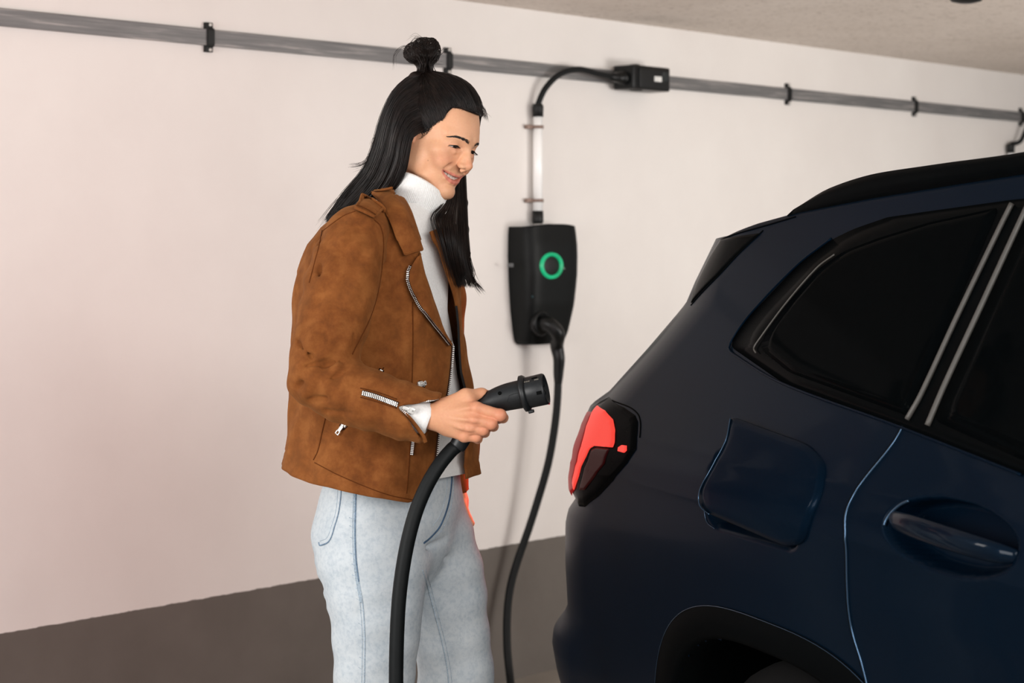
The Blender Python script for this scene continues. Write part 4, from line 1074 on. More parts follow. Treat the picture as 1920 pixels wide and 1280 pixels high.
lapel, lapV = flap_sheet('lapel', lap_a, lap_b, jb, 0.002, 0.010, n=60, bulge=0.004)
ob = cat((JV, grid_faces(NZ, NTH)), (slV, slF.tolist()))
sa = np.zeros((12, 14, 3)); qA, qB, qC, qD = [np.array(q, float) for q in ((666, 394), (699, 410), (715, 393), (684, 371))]
for i in range(12):
    for j in range(14):
        u, v = j / 13, i / 11; q = (qA * (1 - u) + qB * u) * (1 - v) + (qD * (1 - u) + qC * u) * v
        h, nn = shoot(ob, q[0], q[1], 0.006 + 0.003 * math.sin(math.pi * u) * math.sin(math.pi * v)); sa[i, j] = h if h is not None else (sa[i-1, j] + (0.0004, 0.004, 0.0022))
strap_o = sheet_obj('shoulder_strap', sa, M_suede, jacket, 0.004)
for r_, w_ in ((sa[0], 0.0030), (sa[-1], 0.0024), (sa[:, 0], 0.0024), (sa[:, -1], 0.0024)): mk('strap_edge', *tube([Vector(q) for q in r_], w_, 8), M_suede, strap_o)
mk('strap_stitch', *tube([Vector(q) - Vector((0, .0024, 0)) for q in sa[2]], 0.0006, 6), M_seam, strap_o)
lp_ = [Vector(q) + Vector((0, -0.004, 0.001)) for q in sa[-1]][2:] + [Vector(sa[-1, -1]) + Vector((0.002, -0.004, -0.004)), Vector(sa[-1, -1]) + Vector((0.001, -0.003, -0.008))]
mk('strap_loop', *tube(curve3(lp_, 24), 0.0034, 8, flat=0.7), M_suede, strap_o)
mk('press_stud', *lathe([(0, .004), (.002, .0036), (.003, .002)], P(704, 378, 3.542), (-0.2, -1, 0.4), 14), M_zip, strap_o)

# ---- seams
def seam(b, pts, r=0.0011, lift=0.0002, n=50, par=jacket, mat=M_seam, name='seam'):
    return mk(name, *tube(on(b, pts, n, lift), r, 6), mat, par)
seam(jb, [(773, 566), (774, 620), (773, 690), (771, 760), (768, 850), (762, 925)])
seam(jb, [(612, 775), (604, 810), (596, 845), (588, 862)])
seam(jb, [(590, 867), (630, 888), (680, 910), (730, 928), (774, 937)], 0.0008, n=80)
seam(ob, [(700, 411), (713, 424), (719, 452), (716, 500), (712, 530), (704, 566), (690, 605), (672, 640), (660, 664)], 0.0016, -0.0004, n=110)
seam(ob, [(666, 396), (645, 404), (622, 420), (604, 434)], 0.0010, 0.0, n=50)
seam(sb, [(604, 432), (598, 462), (590, 492), (580, 530)], 0.0010)
# ---- zips: tape, teeth (uncountable little teeth joined), sliders
def zip_row(pts, nrm, parent, step=0.0034, size=(0.0017, 0.0042, 0.0022), side=None, name='zip_teeth'):
    """pts: 3D polyline; teeth stand across it"""
    L = [0.0]
    for a, b in zip(pts[:-1], pts[1:]): L.append(L[-1] + (b - a).length)
    mb = MB(); n = max(3, int(L[-1] / step))
    for i in range(n):
        d = (i + 0.5) / n * L[-1]; j = min(int(np.searchsorted(L, d)) - 1, len(pts) - 2); j = max(j, 0); f = (d - L[j]) / max(L[j+1] - L[j], 1e-6)
        p = pts[j].lerp(pts[j+1], f); t = (pts[j+1] - pts[j]).normalized(); nn = nrm if isinstance(nrm, Vector) else nrm[j]; sd = t.cross(nn).normalized(); nn2 = sd.cross(t)
        V, Fc = rbox(p + (sd * side if side else Vector((0, 0, 0))), size, (t, sd, nn2), 0, 1); mb.add(V, Fc)
    o = mb.build(name, M_zip, parent, False); o['kind'] = 'stuff'; return o
CN = Vector((0.05, -1, 0.1)).normalized()
ze = [Vector(v) - Vector((0, 0.0030, 0)) for v in lapV[-1]][6:]
mk('zip_tape', *tube(ze, 0.0030, 8, flat=0.4), M_tape, lapel); zip_row([p + Vector((-0.0016, -0.0012, 0)) for p in ze], CN, lapel)
fe = [Vector(V_) for V_ in JV[:, 0]]; fe = [p for p in fe if p.z < 1.235]
mk('zip_tape', *tube([p + Vector((0.0005, -0.001, 0)) for p in fe], 0.0028, 8), M_tape, jacket); zip_row([p + Vector((0.0026, -0.0028, 0)) for p in fe], CN, jacket, 0.0036, (0.0017, 0.0034, 0.0020))
fe2 = [Vector(V_) for V_ in JV[:, -1]]; fe2 = [p + Vector((-0.001, -0.002, 0)) for p in fe2 if 1.05 < p.z < 1.30]; mk('zip_tape', *tube(fe2, 0.0024, 8), simple('black_zip_tape', srgb(24, 20, 19), 0.8), jacket)
def slider(x, y, b, ang, L=0.026, parent=jacket, wd=0.010):
    h, n = shoot(b, x, y, 0.003); t = Vector((math.cos(ang), 0, math.sin(ang))); t = (t - n * t.dot(n)).normalized(); s_ = t.cross(n)
    mb = MB(); mb.add(*rbox(h, (0.011, wd, 0.005), (t, s_, n), 0.0016, 2)); mb.add(*rbox(h + n * 0.003 + t * 0.003, (0.008, 0.004, 0.004), (t, s_, n), 0.0012, 2))
    c = h + t * (L * 0.62) + n * 0.004; out = []
    for sx, w2 in ((-0.5, 0.0030), (0.2, 0.0036), (0.5, 0.0044)): out.append((sx * L, w2))
    for dx, ww, ll in ((0, 0.0072, L * 0.55),): mb.add(*rbox(c - t * L * 0.15, (ll, 0.0062, 0.0018), (t, s_, n), 0.0006))
    for q in (-1, 1): mb.add(*rbox(c + t * L * 0.24 + s_ * q * 0.0030, (L * 0.34, 0.0022, 0.0018), (t, s_, n), 0.0006))
    mb.add(*rbox(c + t * L * 0.38, (L * 0.08, 0.008, 0.0018), (t, s_, n), 0.0006))
    return mb.build('zip_slider', M_zip, parent)
def welt(pts, b, w_=0.006, parent=jacket):
    """short pocket zip with a leather border"""
    c = on(b, pts, 14, 0.0012); mk('pocket_zip', *tube(c, w_, 8, flat=0.3), M_tape, parent)
    zip_row([p + Vector((0, -0.0018, 0)) for p in c], CN, parent, 0.003, (0.0016, 0.005, 0.0018))
    for sgn in (-1, 1):
        cc = [p + Vector((0.7, 0, 0.7)).normalized() * sgn * w_ for p in c]; mk('pocket_border', *tube(cc, 0.0010, 6), M_seam, parent)
welt([(716, 692), (709, 706)], jb, 0.005); welt([(784, 718), (796, 722)], jb, 0.005); welt([(654, 788), (641, 802)], jb, 0.0065); welt([(774, 827), (771, 853)], jb, 0.004)
slider(648, 795, jb, math.radians(232), 0.022); slider(786, 720, jb, math.radians(10), 0.010)
# sleeve zip
za = on(sb, [(679, 736.5), (700, 742), (725, 751), (746, 759)], 30, 0.0012)
zs = MB(); mk('zip_tape', *tube(za, 0.0050, 8, flat=0.35), M_tape, sleeve)
for q in (-1, 1): zip_row([p + Vector((0.2, -0.0016, 1)).normalized() * 0.0019 * q + Vector((0, -0.0016, 0)) for p in za], CN, sleeve, 0.0032, (0.0019, 0.0036, 0.0022))
for dq in (0.0085, -0.0085): mk('zip_border', *tube(on(sb, [(676, 736 - dq * 1000), (700, 742 - dq * 1050), (725, 750 - dq * 1050), (744, 757 - dq * 1000)], 30, 0.0006), 0.0010, 6), M_seam, sleeve)
up_z = [P(748, 757, 3.372), P(772, 752, 3.371), P(797, 751, 3.374), P(812, 749, 3.380), P(822, 746, 3.386)]; lo_z = [P(749, 764, 3.372), P(765, 778, 3.371), P(780, 797, 3.374), P(792, 814, 3.380), P(797, 826, 3.386)]
for zz in (up_z, lo_z):
    c = curve3(zz, 40); zip_row(c, CN, sleeve, 0.0030, (0.0017, 0.0044, 0.0022)); up_ = 1 if zz is up_z else -1
    mk('zip_tape', *tube([p + Vector((0.35 * -1, 0, 0.9)) * (0.003 * up_) for p in c], 0.0034, 8, flat=0.4), M_suede, sleeve)
h_ = P(748, 760, 3.372); tdir = Vector((0.93, 0, -0.36)); sdir = Vector((0.36, 0, 0.93)); nd = Vector((0, -1, 0)); mb = MB()
mb.add(*rbox(h_, (0.014, 0.012, 0.005), (tdir, sdir, nd), 0.0018, 2)); mb.add(*rbox(h_ + tdir * 0.013 + nd * 0.003, (0.012, 0.006, 0.002), (tdir, sdir, nd), 0.0006)); mb.add(*rbox(h_ + tdir * 0.023 + nd * 0.002, (0.012, 0.0105, 0.0018), (tdir, sdir, nd), 0.0008)); mb.build('zip_slider', M_zip, sleeve)
mk('pull_hole', *rbox(h_ + tdir * 0.0255 + nd * 0.0031, (0.003, 0.003, 0.0006), (tdir, sdir, nd), 0), simple('grey_pull_dot', srgb(150, 147, 142), 0.5), sleeve, False)
# ------------------------------------------------------------------ her hair: a dense core and strands over it
k = NT('dark_brown_hair')
hn = k.noise(60, 3)
k.set(Base_Color=k.ramp(hn, [(0.3, srgb(17, 13, 12)), (0.7, srgb(36, 25, 21))]), Roughness=0.42)
k.b.inputs['Specular IOR Level'].default_value = 0.3
M_hair = k.m
CAPC, CAPR = np.array((0, -13.0, 55.0)), np.array((77.0, 101.0, 86.0))
LH = lambda x, y, Y: hl(P(x, y, Y))
bun0 = LH(797, 126, 3.735)
B_G = [  # falling over the near ear and down the back: (px, py, depth)
 [(806, 238, 3.668), (788, 247, 3.652), (772, 258, 3.643), (765, 285, 3.643), (758, 315, 3.648), (744, 343, 3.660), (716, 368, 3.680), (690, 390, 3.72)],
 [(800, 215, 3.66), (768, 228, 3.646), (752, 262, 3.640), (744, 305, 3.645), (724, 350, 3.660), (690, 382, 3.69), (655, 405, 3.73)],
 [(785, 165, 3.67), (748, 195, 3.655), (730, 240, 3.655), (719, 290, 3.665), (700, 335, 3.675), (660, 382, 3.70), (622, 420, 3.74)],
 [(792, 134, 3.73), (764, 146, 3.715), (736, 175, 3.715), (715, 222, 3.72), (701, 275, 3.725), (684, 318, 3.735), (648, 362, 3.75), (606, 425, 3.78)],
 [(796, 132, 3.75), (768, 146, 3.77), (740, 177, 3.79), (718, 225, 3.80), (705, 280, 3.80), (690, 325, 3.80), (655, 370, 3.81), (612, 435, 3.83)],
]
C_G = [  # falling in front of the far shoulder
 [(846, 325, 3.80), (840, 362, 3.76), (824, 388, 3.72), (809, 404, 3.69), (817, 434, 3.66), (828, 470, 3.645), (839, 514, 3.632), (849, 548, 3.625)],
 [(856, 320, 3.79), (853, 378, 3.735), (848, 430, 3.685), (852, 480, 3.660), (860, 520, 3.650), (866, 550, 3.645)],
 [(868, 312, 3.80), (871, 380, 3.765), (873, 430, 3.740), (877, 480, 3.715), (888, 520, 3.690), (902, 546, 3.675)],
 [(866, 320, 3.82), (869, 390, 3.785), (867, 440, 3.765), (870, 490, 3.750), (876, 525, 3.735), (882, 545, 3.73)],
]
def drape(g, lift):
    out = []; off_ = None
    for i, (x, y, Y) in enumerate(g):
        h = shoot(cb, x, y)[0]; Yn = Y
        if h is not None and y > 372: Yn = min(Y, h.y - lift)
        out.append((x, y, Yn))
    for i in range(len(out) - 2, -1, -1):       # no jumps backwards on the way up
        if out[i][2] - out[i+1][2] > 0.09: out[i] = (out[i][0], out[i][1], out[i+1][2] + 0.09)
    return out
C_G = [drape(g, l) for g, l in zip(C_G, (0.014, 0.016, 0.014, 0.004))]
HLPX = [(901, 209), (893, 208), (882, 206), (866, 203), (850, 201), (838, 207), (831, 222), (816, 231), (804, 244), (795, 254), (783, 256)]
def hit(x, y):
    o = Vector(hl(P(x, y, 3.0))); d = Vector(hl(P(x, y, 4.0))) - o; h = _bv.ray_cast(o, d.normalized())[0]
    return h
HLr = [hit(*p) for p in HLPX]; HLr = [(max(abs(h.x), 0.0) if i > 2 else (abs(h.x) * 0.5), h.y, h.z) for i, h in enumerate(HLr) if h is not None]
HLr = [(0.0, max(p[1] for p in HLr) + 2.0, HLr[2][2])] + [p for p in HLr[2:]]
HLq = np.array(sorted([(p[0], p[1], p[2]) for p in HLr], key=lambda p: p[1]))
def build_hair_core(h=2.4):
    s = SDF((-120, -190, -290), (130, 125, 150), h)
    s.ell(CAPC, CAPR - 3, 0)
    # open over the face
    zh = lambda y: np.interp(y, HLq[:, 1], HLq[:, 2]).astype(np.float32)
    s.fn((-90, 4, -60), (90, 125, 125), lambda x, y, z: np.maximum((z - zh(y) + 2.0 + 0 * x) * 0.7, 12 - y + 0 * x), 4, 'sub')
    s.fn((-90, -116, -60), (90, 125, 30), lambda x, y, z: (z + 6 + 0 * x + 0 * y) * 1.0, 6, 'sub')
    for gi, (g, r0) in enumerate(zip(B_G[1:], (13, 17, 14, 14))):
        pts = [tuple(LH(*p)) for p in g]; m = len(pts)
        ch = []
        for i, p in enumerate(pts):
            p = np.array(p); r = r0 * (0.45 if i == 0 else (0.8 if i == 1 else (1.0 if i < m - 2 else (0.7 if i == m - 2 else 0.15))))
            c = np.array((0, p[1] * 0.9 - 3, p[2])); d = c - p; d = d / (np.linalg.norm(d) + 1e-6)
            inw = np.array(HM @ np.array(((0.25, 0.95, 0), (0.4, 0.9, 0), (0.93, 0.3, 0), (0.95, -0.2, 0))[gi])) / HS
            ch.append(tuple(p + inw * (r + 5.0)) + (r,))
        s.chain(ch, 9)
    for g, r0 in zip(C_G[1:3], (7, 6)):
        pts = [tuple(LH(*p)) for p in g]; m = len(pts)
        s.chain([tuple(np.array(p) + np.array(HM @ np.array((0, 1, 0))) / HS * (r0 + 2)) + (r0 * (1.0 if i < m - 2 else (0.6 if i == m - 2 else 0.15)),) for i, p in enumerate(pts)], 6)
    # knot on the crown
    b = bun0
    up = lambda x, y, Y=3.735: tuple(LH(x, y, Y))
    s.cap(up(797, 136), up(797, 116), 17, 14, 8)
    s.cap(up(797, 116), up(792, 104), 14, 22, 6)
    s.cap(up(796, 120), up(775, 101, 3.727), 13, 17, 8); s.cap(up(798, 120), up(809, 101), 13, 16, 8)
    s.ell(up(806, 96), (19, 22, 24), 5); s.ell(up(778, 98, 3.725), (20, 22, 19), 5); s.ell(up(796, 86, 3.745), (20, 24, 16), 6)
    return s.mesh()
cV, cF = build_hair_core()
hair = fast_mesh('hair', cV @ HM + np.array(HO), cF[:, ::-1] if np.linalg.det(HM) < 0 else cF, M_hair, woman)
tag(hair, 'dark brown hair half tied into a top knot, falling over the shoulders')

rg = np.random.default_rng(11)
class Strands:
    def __init__(s): s.V = []; s.F = []; s.n = 0
    def add(s, pts, r0, r1, sides=3):
        """pts (m,3) world; thin tapered tube"""
        pts = np.asarray(pts, float); m = len(pts); T = np.gradient(pts, axis=0); T /= np.linalg.norm(T, axis=1, keepdims=True) + 1e-9
        A = np.cross(T, (0.3, 0.9, 0.2)); A /= np.linalg.norm(A, axis=1, keepdims=True) + 1e-9; B = np.cross(T, A)
        R = np.linspace(0, 1, m); R = np.where(R > 0.75, r0 + (r1 - r0) * (R - 0.75) / 0.25, r0)[:, None]
        ring = np.stack([pts + (A * math.cos(2*math.pi*q/sides) + B * math.sin(2*math.pi*q/sides)) * R for q in range(sides)], 1)
        s.V.append(ring.reshape(-1, 3)); i = np.arange(m - 1)[:, None] * sides; q = np.arange(sides)[None]; q2 = (q + 1) % sides
        s.F.append((np.stack([i + q, i + q2, i + sides + q2, i + sides + q], -1).reshape(-1, 4)) + s.n); s.n += m * sides
    def build(s, name, mat, parent): return fast_mesh(name, np.concatenate(s.V), np.concatenate(s.F), mat, parent)

# swept up from the hairline to the knot
st = Strands()
def on_cap(d, lift): 
    d = d / np.linalg.norm(d); t = 1.0 / math.sqrt(((d / CAPR) ** 2).sum()); return CAPC + d * (t + lift)
hls = {sg: np.array(spline([(sg*p[0], p[1], p[2]) for p in HLr], 200)) for sg in (1, -1)}
for i in range(2300):
    sg = 1 if rg.random() < 0.68 else -1; u = rg.random()
    p = hls[sg][int(u * 199)] + rg.normal(0, 1.0, 3); p = p + (np.array((0, -1, 0.55)) * rg.exponential(7.0) if rg.random() < 0.7 else 0)
    e = bun0 + rg.normal(0, 4.5, 3); d0 = (p - CAPC); d1 = (e - CAPC); d0 = d0 / np.linalg.norm(d0); d1 = d1 / np.linalg.norm(d1)
    om = math.acos(np.clip(d0 @ d1, -1, 1)); ts = np.linspace(0, 1, 14); lf = rg.normal(0.3, 1.0); sag = rg.normal(0, 0.05); pts = []
    ax_ = np.cross(d0, d1)
    for t in ts:
        q = (math.sin((1-t)*om) * d0 + math.sin(t*om) * d1) / max(math.sin(om), 1e-3) + ax_ * (sag + 0.10 * sg) * math.sin(math.pi * t)
        pts.append(on_cap(q, lf + 3.0 * math.sin(math.pi * min(1, t * 1.6)) * (t < .62) - 2.5 * (1 - t) ** 3 + (2.0 if t > .9 else 0)))
    st.add(np.array(pts) @ HM + np.array(HO), 0.00052, 0.0004)
# falling sheets
def sheet(guides, n, thick, jit, r0, r1, m=22, endj=10.0, clump=0):
    G = np.array([spline([tuple(P(*q)) for q in g], m) for g in guides]); ng = len(guides)
    cl = [(rg.random() * (ng - 1), rg.normal(0, 1, 3)) for _ in range(max(clump, 1))]
    for i in range(n):
        u = rg.random() * (ng - 1)
        if clump and rg.random() < 0.75:
            c = cl[rg.integers(clump)]; u = np.clip(c[0] + rg.normal(0, 0.05), 0, ng - 1.001)
        a = min(int(u), ng - 2); f = u - a; line = G[a] * (1 - f) + G[a+1] * f
        t = np.linspace(0, 1, m)[:, None]
        off = rg.normal(0, 1, 3) * jit * (0.35 + t) + np.array((0.1, -1.0, 0.05)) * (rg.random() * thick) * np.sin(np.pi * np.clip(t * 1.1 + 0.05, 0, 1))
        wav = np.array((1, 0.2, 0.2)) * np.sin(t * rg.uniform(4, 9) + rg.uniform(0, 6)) * jit * 0.6 * t
        L = 1 - 0.16 * rg.random() ** 2; k_ = max(6, int(m * L))
        st.add((line + off + wav)[:k_], r0, r1)
sheet(B_G, 3400, 0.006, 0.0022, 0.00055, 0.0002, clump=26)
sheet([[(q[0], q[1], q[2]) for q in g] for g in C_G], 1100, 0.006, 0.0018, 0.00052, 0.00012, clump=9)
# knot: loops wound round it
LOBES = [((806, 96, 3.735), (20, 25, 24)), ((779, 99, 3.726), (22, 20, 22)), ((796, 88, 3.742), (22, 18, 22)), ((793, 106, 3.728), (21, 17, 20))]
for i in range(1100):
    (cx, cy, Yc), (rx, ry, rd) = LOBES[min(int(rg.random() * 4), 3)]
    ax_ = rg.normal(0, 1, 3) * (1.0, 0.5, 1.0); ax_ /= np.linalg.norm(ax_); u1 = np.cross(ax_, (0.3, 0.2, 0.9)); u1 /= np.linalg.norm(u1); v1 = np.cross(ax_, u1)
    ph = rg.uniform(0, 6.28); sp_ = rg.uniform(1.2, 2.6); k_ = rg.uniform(0.97, 1.06); tilt_ = rg.normal(0, 0.25); pts = []
    for t in np.linspace(0, 1, 12):
        a = ph + sp_ * t; d = u1 * math.cos(a) + v1 * math.sin(a) + ax_ * tilt_; d /= np.linalg.norm(d)
        pts.append(P(cx + rx * k_ * d[0], cy + ry * k_ * d[2], Yc + rd * k_ * d[1] * 0.00098))
    st.add(pts, 0.0005, 0.00025)
for i in range(260):
    x0 = rg.normal(797, 6); pts = [P(x0 + rg.normal(0, 1.5), 134, 3.728 + rg.normal(0, .012)), P(797 + (x0 - 797) * .75, 120, 3.722 + rg.normal(0, .01)), P(795 + (x0 - 797) * 1.5, 104, 3.712 + rg.normal(0, .008)), P(793 + (x0 - 797) * 2.4, 90, 3.714)]
    st.add(np.array(spline([tuple(p) for p in pts], 9)), 0.0005, 0.0003)
# flyaways
def fly(pts, n, jit, r=0.00022):
    base = np.array(spline([tuple(P(*p)) for p in pts], 16))
    for i in range(n):
        t = np.linspace(0, 1, 16)[:, None]; st.add(base + rg.normal(0, jit, 3) * t + rg.normal(0, jit * .3, 3), r, 0.00006)
fly([(705, 270, 3.72), (690, 300, 3.715), (678, 309, 3.71), (661, 312, 3.70)], 26, 0.004)
fly([(712, 240, 3.72), (702, 262, 3.71), (697, 275, 3.70)], 10, 0.003)
fly([(700, 300, 3.72), (672, 340, 3.72), (640, 372, 3.72), (604, 420, 3.73)], 30, 0.006)
fly([(893, 200, 3.62), (905, 212, 3.62), (912, 220, 3.62)], 26, 0.004)
fly([(900, 195, 3.62), (909, 206, 3.62), (911, 222, 3.615)], 16, 0.003)
fly([(785, 92, 3.72), (760, 88, 3.71), (742, 104, 3.71), (740, 128, 3.71)], 8, 0.005)
fly([(795, 76, 3.73), (780, 68, 3.73), (766, 80, 3.73)], 10, 0.004)
fly([(802, 72, 3.73), (815, 74, 3.73), (826, 92, 3.73)], 8, 0.003)
fly([(800, 125, 3.715), (814, 118, 3.71), (826, 116, 3.71)], 7, 0.004)
fly([(875, 465, 3.72), (884, 498, 3.70), (887, 512, 3.695), (876, 538, 3.69)], 22, 0.003, 0.0003)
fly([(875, 500, 3.70), (888, 527, 3.685), (904, 546, 3.675)], 40, 0.004, 0.0003)
# fine hairs along the temple
for i in range(70):
    u = rg.random(); p = hls[1][int(u * 190)] + rg.normal(0, 1.2, 3); y_ = skin_y(p[0], p[2] - 6) if p[1] > 45 else p[1]
    d = np.array((0.15, -0.35, -0.25)) * rg.uniform(4, 12)
    st.add(np.array(spline([p + (0, -3, 3), p + (1, 1, -1), p + (1.5, 0.5, -4) + d * .5, p + (2, -2, -5) + d], 10)) @ HM + np.array(HO), 0.00024, 0.00006)
strands = st.build('strands', M_hair, hair); strands['kind'] = 'stuff'
# two loose locks in front of the ear
# ------------------------------------------------------------------ jeans, shoes
k = NT('pale_washed_denim')
n1, n2, n3 = k.noise(9, 5, 0.65), k.noise(120, 4, 0.7), k.noise(700, 2, 0.5, stretch=(1, 1, 0.35))
c = k.ramp(n1, [(0.30, srgb(176, 187, 195)), (0.52, srgb(200, 207, 212)), (0.72, srgb(212, 217, 219))])
c = k.mix(0.30, c, k.ramp(n2, [(0.34, srgb(146, 163, 178)), (0.56, srgb(212, 217, 220))]))
k.set(Base_Color=c, Roughness=0.85); k.b.inputs['Specular IOR Level'].default_value = 0.15; k.bump(n3, 0.25, 0.0008); M_denim = k.m
M_denimd = simple('dark_denim_seam', srgb(116, 136, 156), 0.85, 0, 0.1, 0.35, 240)
M_denimm = simple('mid_denim_stitch', srgb(172, 186, 198), 0.85, 0, 0.1, 0.25, 300)
s = SDF((-0.46, 3.42, 0.06), (0.10, 4.0, 1.08), 0.0048)
rot = [tuple(BD), tuple(BR), (0, 0, 1)]
def pr(x, y, Y, r): return tuple(P(x, y, Y)) + (r,)
hipc = P(738, 985, 3.705)
s.ell(hipc + Vector((0, 0, 0.02)), (0.112, 0.176, 0.16), 0, rot=rot)
s.ell(P(738, 890, 3.705), (0.105, 0.155, 0.13), 0.03, rot=rot)
s.ell(P(668, 1005, 3.66), (0.078, 0.085, 0.10), 0.03, rot=rot); s.ell(P(700, 1000, 3.79), (0.075, 0.08, 0.10), 0.03, rot=rot)
nl = [pr(694, 1010, 3.63, .092), pr(700, 1060, 3.615, .0875), pr(704, 1110, 3.605, .080), pr(705, 1165, 3.60, .0735), pr(704, 1225, 3.60, .0675), pr(700, 1290, 3.60, .0640), (-0.262, 3.62, .42, .066), (-0.268, 3.64, .22, .064), (-0.27, 3.65, .10, .066)]
fl = [pr(812, 1010, 3.785, .080), pr(826, 1070, 3.785, .0755), pr(837, 1130, 3.785, .0715), pr(847, 1195, 3.785, .0680), pr(856, 1270, 3.785, .0665), (-0.135, 3.80, .42, .066), (-0.19, 3.82, .22, .064), (-0.215, 3.83, .10, .066)]
s.chain(nl, 0.03); s.chain(fl, 0.025)
for (a, b, r) in [((612, 1068, 3.62), (655, 1082, 3.545), .004), ((616, 1100, 3.61), (660, 1105, 3.535), .004), ((626, 1130, 3.61), (676, 1150, 3.532), .0035), ((605, 1040, 3.63), (640, 1062, 3.56), .003), ((786, 1030, 3.60), (838, 1012, 3.66), .004), ((800, 1040, 3.66), (850, 1048, 3.70), .004), ((720, 1250, 3.54), (680, 1262, 3.545), .003), ((640, 1000, 3.60), (690, 1060, 3.54), .0025)]:
    s.cap(P(*a), P(*b), r, r * .5, 0.012, 'sub')
for (a, b, r) in [((606, 1076, 3.62), (640, 1092, 3.56), .007), ((614, 1112, 3.61), (650, 1126, 3.55), .006), ((600, 1052, 3.63), (625, 1060, 3.58), .006), ((622, 1140, 3.60), (650, 1160, 3.55), .005)]:
    s.cap(P(*a), P(*b), r, r * .5, 0.012)
X_, Y_, Z_ = s.ax[0][:, None, None], s.ax[1][None, :, None], s.ax[2][None, None, :]
s.D = s.D + (0.0014 * np.sin(45 * Z_ + 30 * X_) * np.sin(38 * X_ - 20 * Y_ + 9 * Z_) + 0.0009 * np.sin(95 * Z_ - 40 * X_ + 1)).astype(np.float32)
s.fn((-0.5, 3.4, 0.0), (0.1, 4.0, 0.13), lambda x, y, z: z - 0.095 + 0 * x + 0 * y, 0.004, 'sub')
s.fn((-0.5, 3.4, 1.0), (0.1, 4.0, 1.1), lambda x, y, z: 1.05 - z + 0 * x + 0 * y, 0.004, 'sub')
jV, jF = s.mesh(); jeans = fast_mesh('jeans', jV, jF, M_denim, woman); db_ = bvh_of(jV, jF.tolist())
tag(jeans, 'pale washed straight leg jeans')
def dseam(pts, r, mat, name='seam', n=60, lift=0.0003, kids=True): return mk(name, *tube(on(db_, pts, n, lift, 3.55), r, 6, flat=0.6), mat, jeans)
side_ = [(668, 905), (667, 950), (666, 1000), (668, 1050), (673, 1090), (680, 1130), (684, 1190), (684, 1240), (683, 1285)]
dseam(side_[:5], 0.0015, M_denimd, n=70); dseam(side_[4:], 0.0013, M_denimm, n=60)
dseam([(p[0] - 5, p[1]) for p in side_], 0.0007, M_denimm, 'stitching', 90)
dseam([(664.5, p[1]) if i < 3 else (p[0] - 2.5, p[1]) for i, p in enumerate(side_)][:6], 0.0022, M_denimm, 'seam_band', 70, -0.0008)  # slightly darker band beside the side seam
dseam([(792, 1068), (802, 1100), (814, 1145), (828, 1200), (838, 1250), (842, 1285)], 0.0016, M_denimm, n=70)
dseam([(798, 1068), (808, 1100), (820, 1145), (834, 1200), (844, 1250), (848, 1285)], 0.0007, M_denimm, 'stitching', 70)
for i_ in range(16):      # worn blue marks along the side seam
    y_ = 925 + i_ * 22 + random.uniform(-5, 5); x_ = float(np.interp(y_, [q[1] for q in side_], [q[0] for q in side_])) - 5 - random.uniform(0, 4)
    dseam([(x_ - 4, y_ - 3), (x_ + random.uniform(2, 7), y_ + 1)], 0.0012 if i_ < 9 else 0.0009, M_denimm, 'worn_mark', 8, -0.0004)
# back pocket
pk = [(617, 903), (637, 908), (640, 912), (636, 955), (628, 985), (617, 1014), (600, 1022), (598, 1016)]
dseam(pk, 0.0015, M_denimd, 'pocket_edge', 70); dseam([(634, 915), (630, 957), (622, 985), (613, 1008), (601, 1014)], 0.0006, M_denimm, 'stitching', 60); dseam([(616, 908), (634, 913)], 0.0006, M_denimm, 'stitching', 20)
# waistband, fly
dseam([(842, 872), (846, 885), (845, 915), (840, 945), (832, 970), (822, 990), (806, 1008), (794, 1018)], 0.0021, simple('dark_denim_fly', srgb(70, 92, 116), 0.85, 0, 0.1, 0.3, 240), 'fly', 60, 0.0004)
dseam([(838, 875), (838, 912), (832, 945), (824, 968), (812, 985)], 0.0008, M_denimm, 'stitching', 50); dseam([(850, 875), (850, 915), (846, 948), (838, 975), (826, 996), (808, 1014)], 0.0008, M_denimm, 'stitching', 50)
# shoes
M_boot = simple('black_leather_boot', srgb(24, 22, 21), 0.4, 0, 0.4)
for ax_, ay_, off in ((-0.27, 3.65, 0.0), (-0.215, 3.83, 0.0)):
    q = SDF((ax_ - 0.12, ay_ - 0.16, -0.005), (ax_ + 0.24, ay_ + 0.12, 0.17), 0.005)
    d = Vector(BD); c = Vector((ax_, ay_, 0)); f3 = lambda u, z: tuple(c + d * u + Vector((0, 0, z)))
    q.cap(f3(-0.03, 0.16), f3(-0.03, 0.05), 0.045, 0.042, 0.02); q.cap(f3(-0.035, 0.045), f3(0.08, 0.042), 0.042, 0.044, 0.03); q.cap(f3(0.08, 0.04), f3(0.165, 0.032), 0.042, 0.032, 0.02)
    q.fn((ax_ - 0.2, ay_ - 0.2, -0.01), (ax_ + 0.3, ay_ + 0.2, 0.03), lambda x, y, z: z - 0.004 + 0 * x + 0 * y, 0.002, 'sub')
    v_, f_ = q.mesh(); v_[:, 2] -= v_[:, 2].min(); fast_mesh('boot', v_, f_, M_boot, woman)
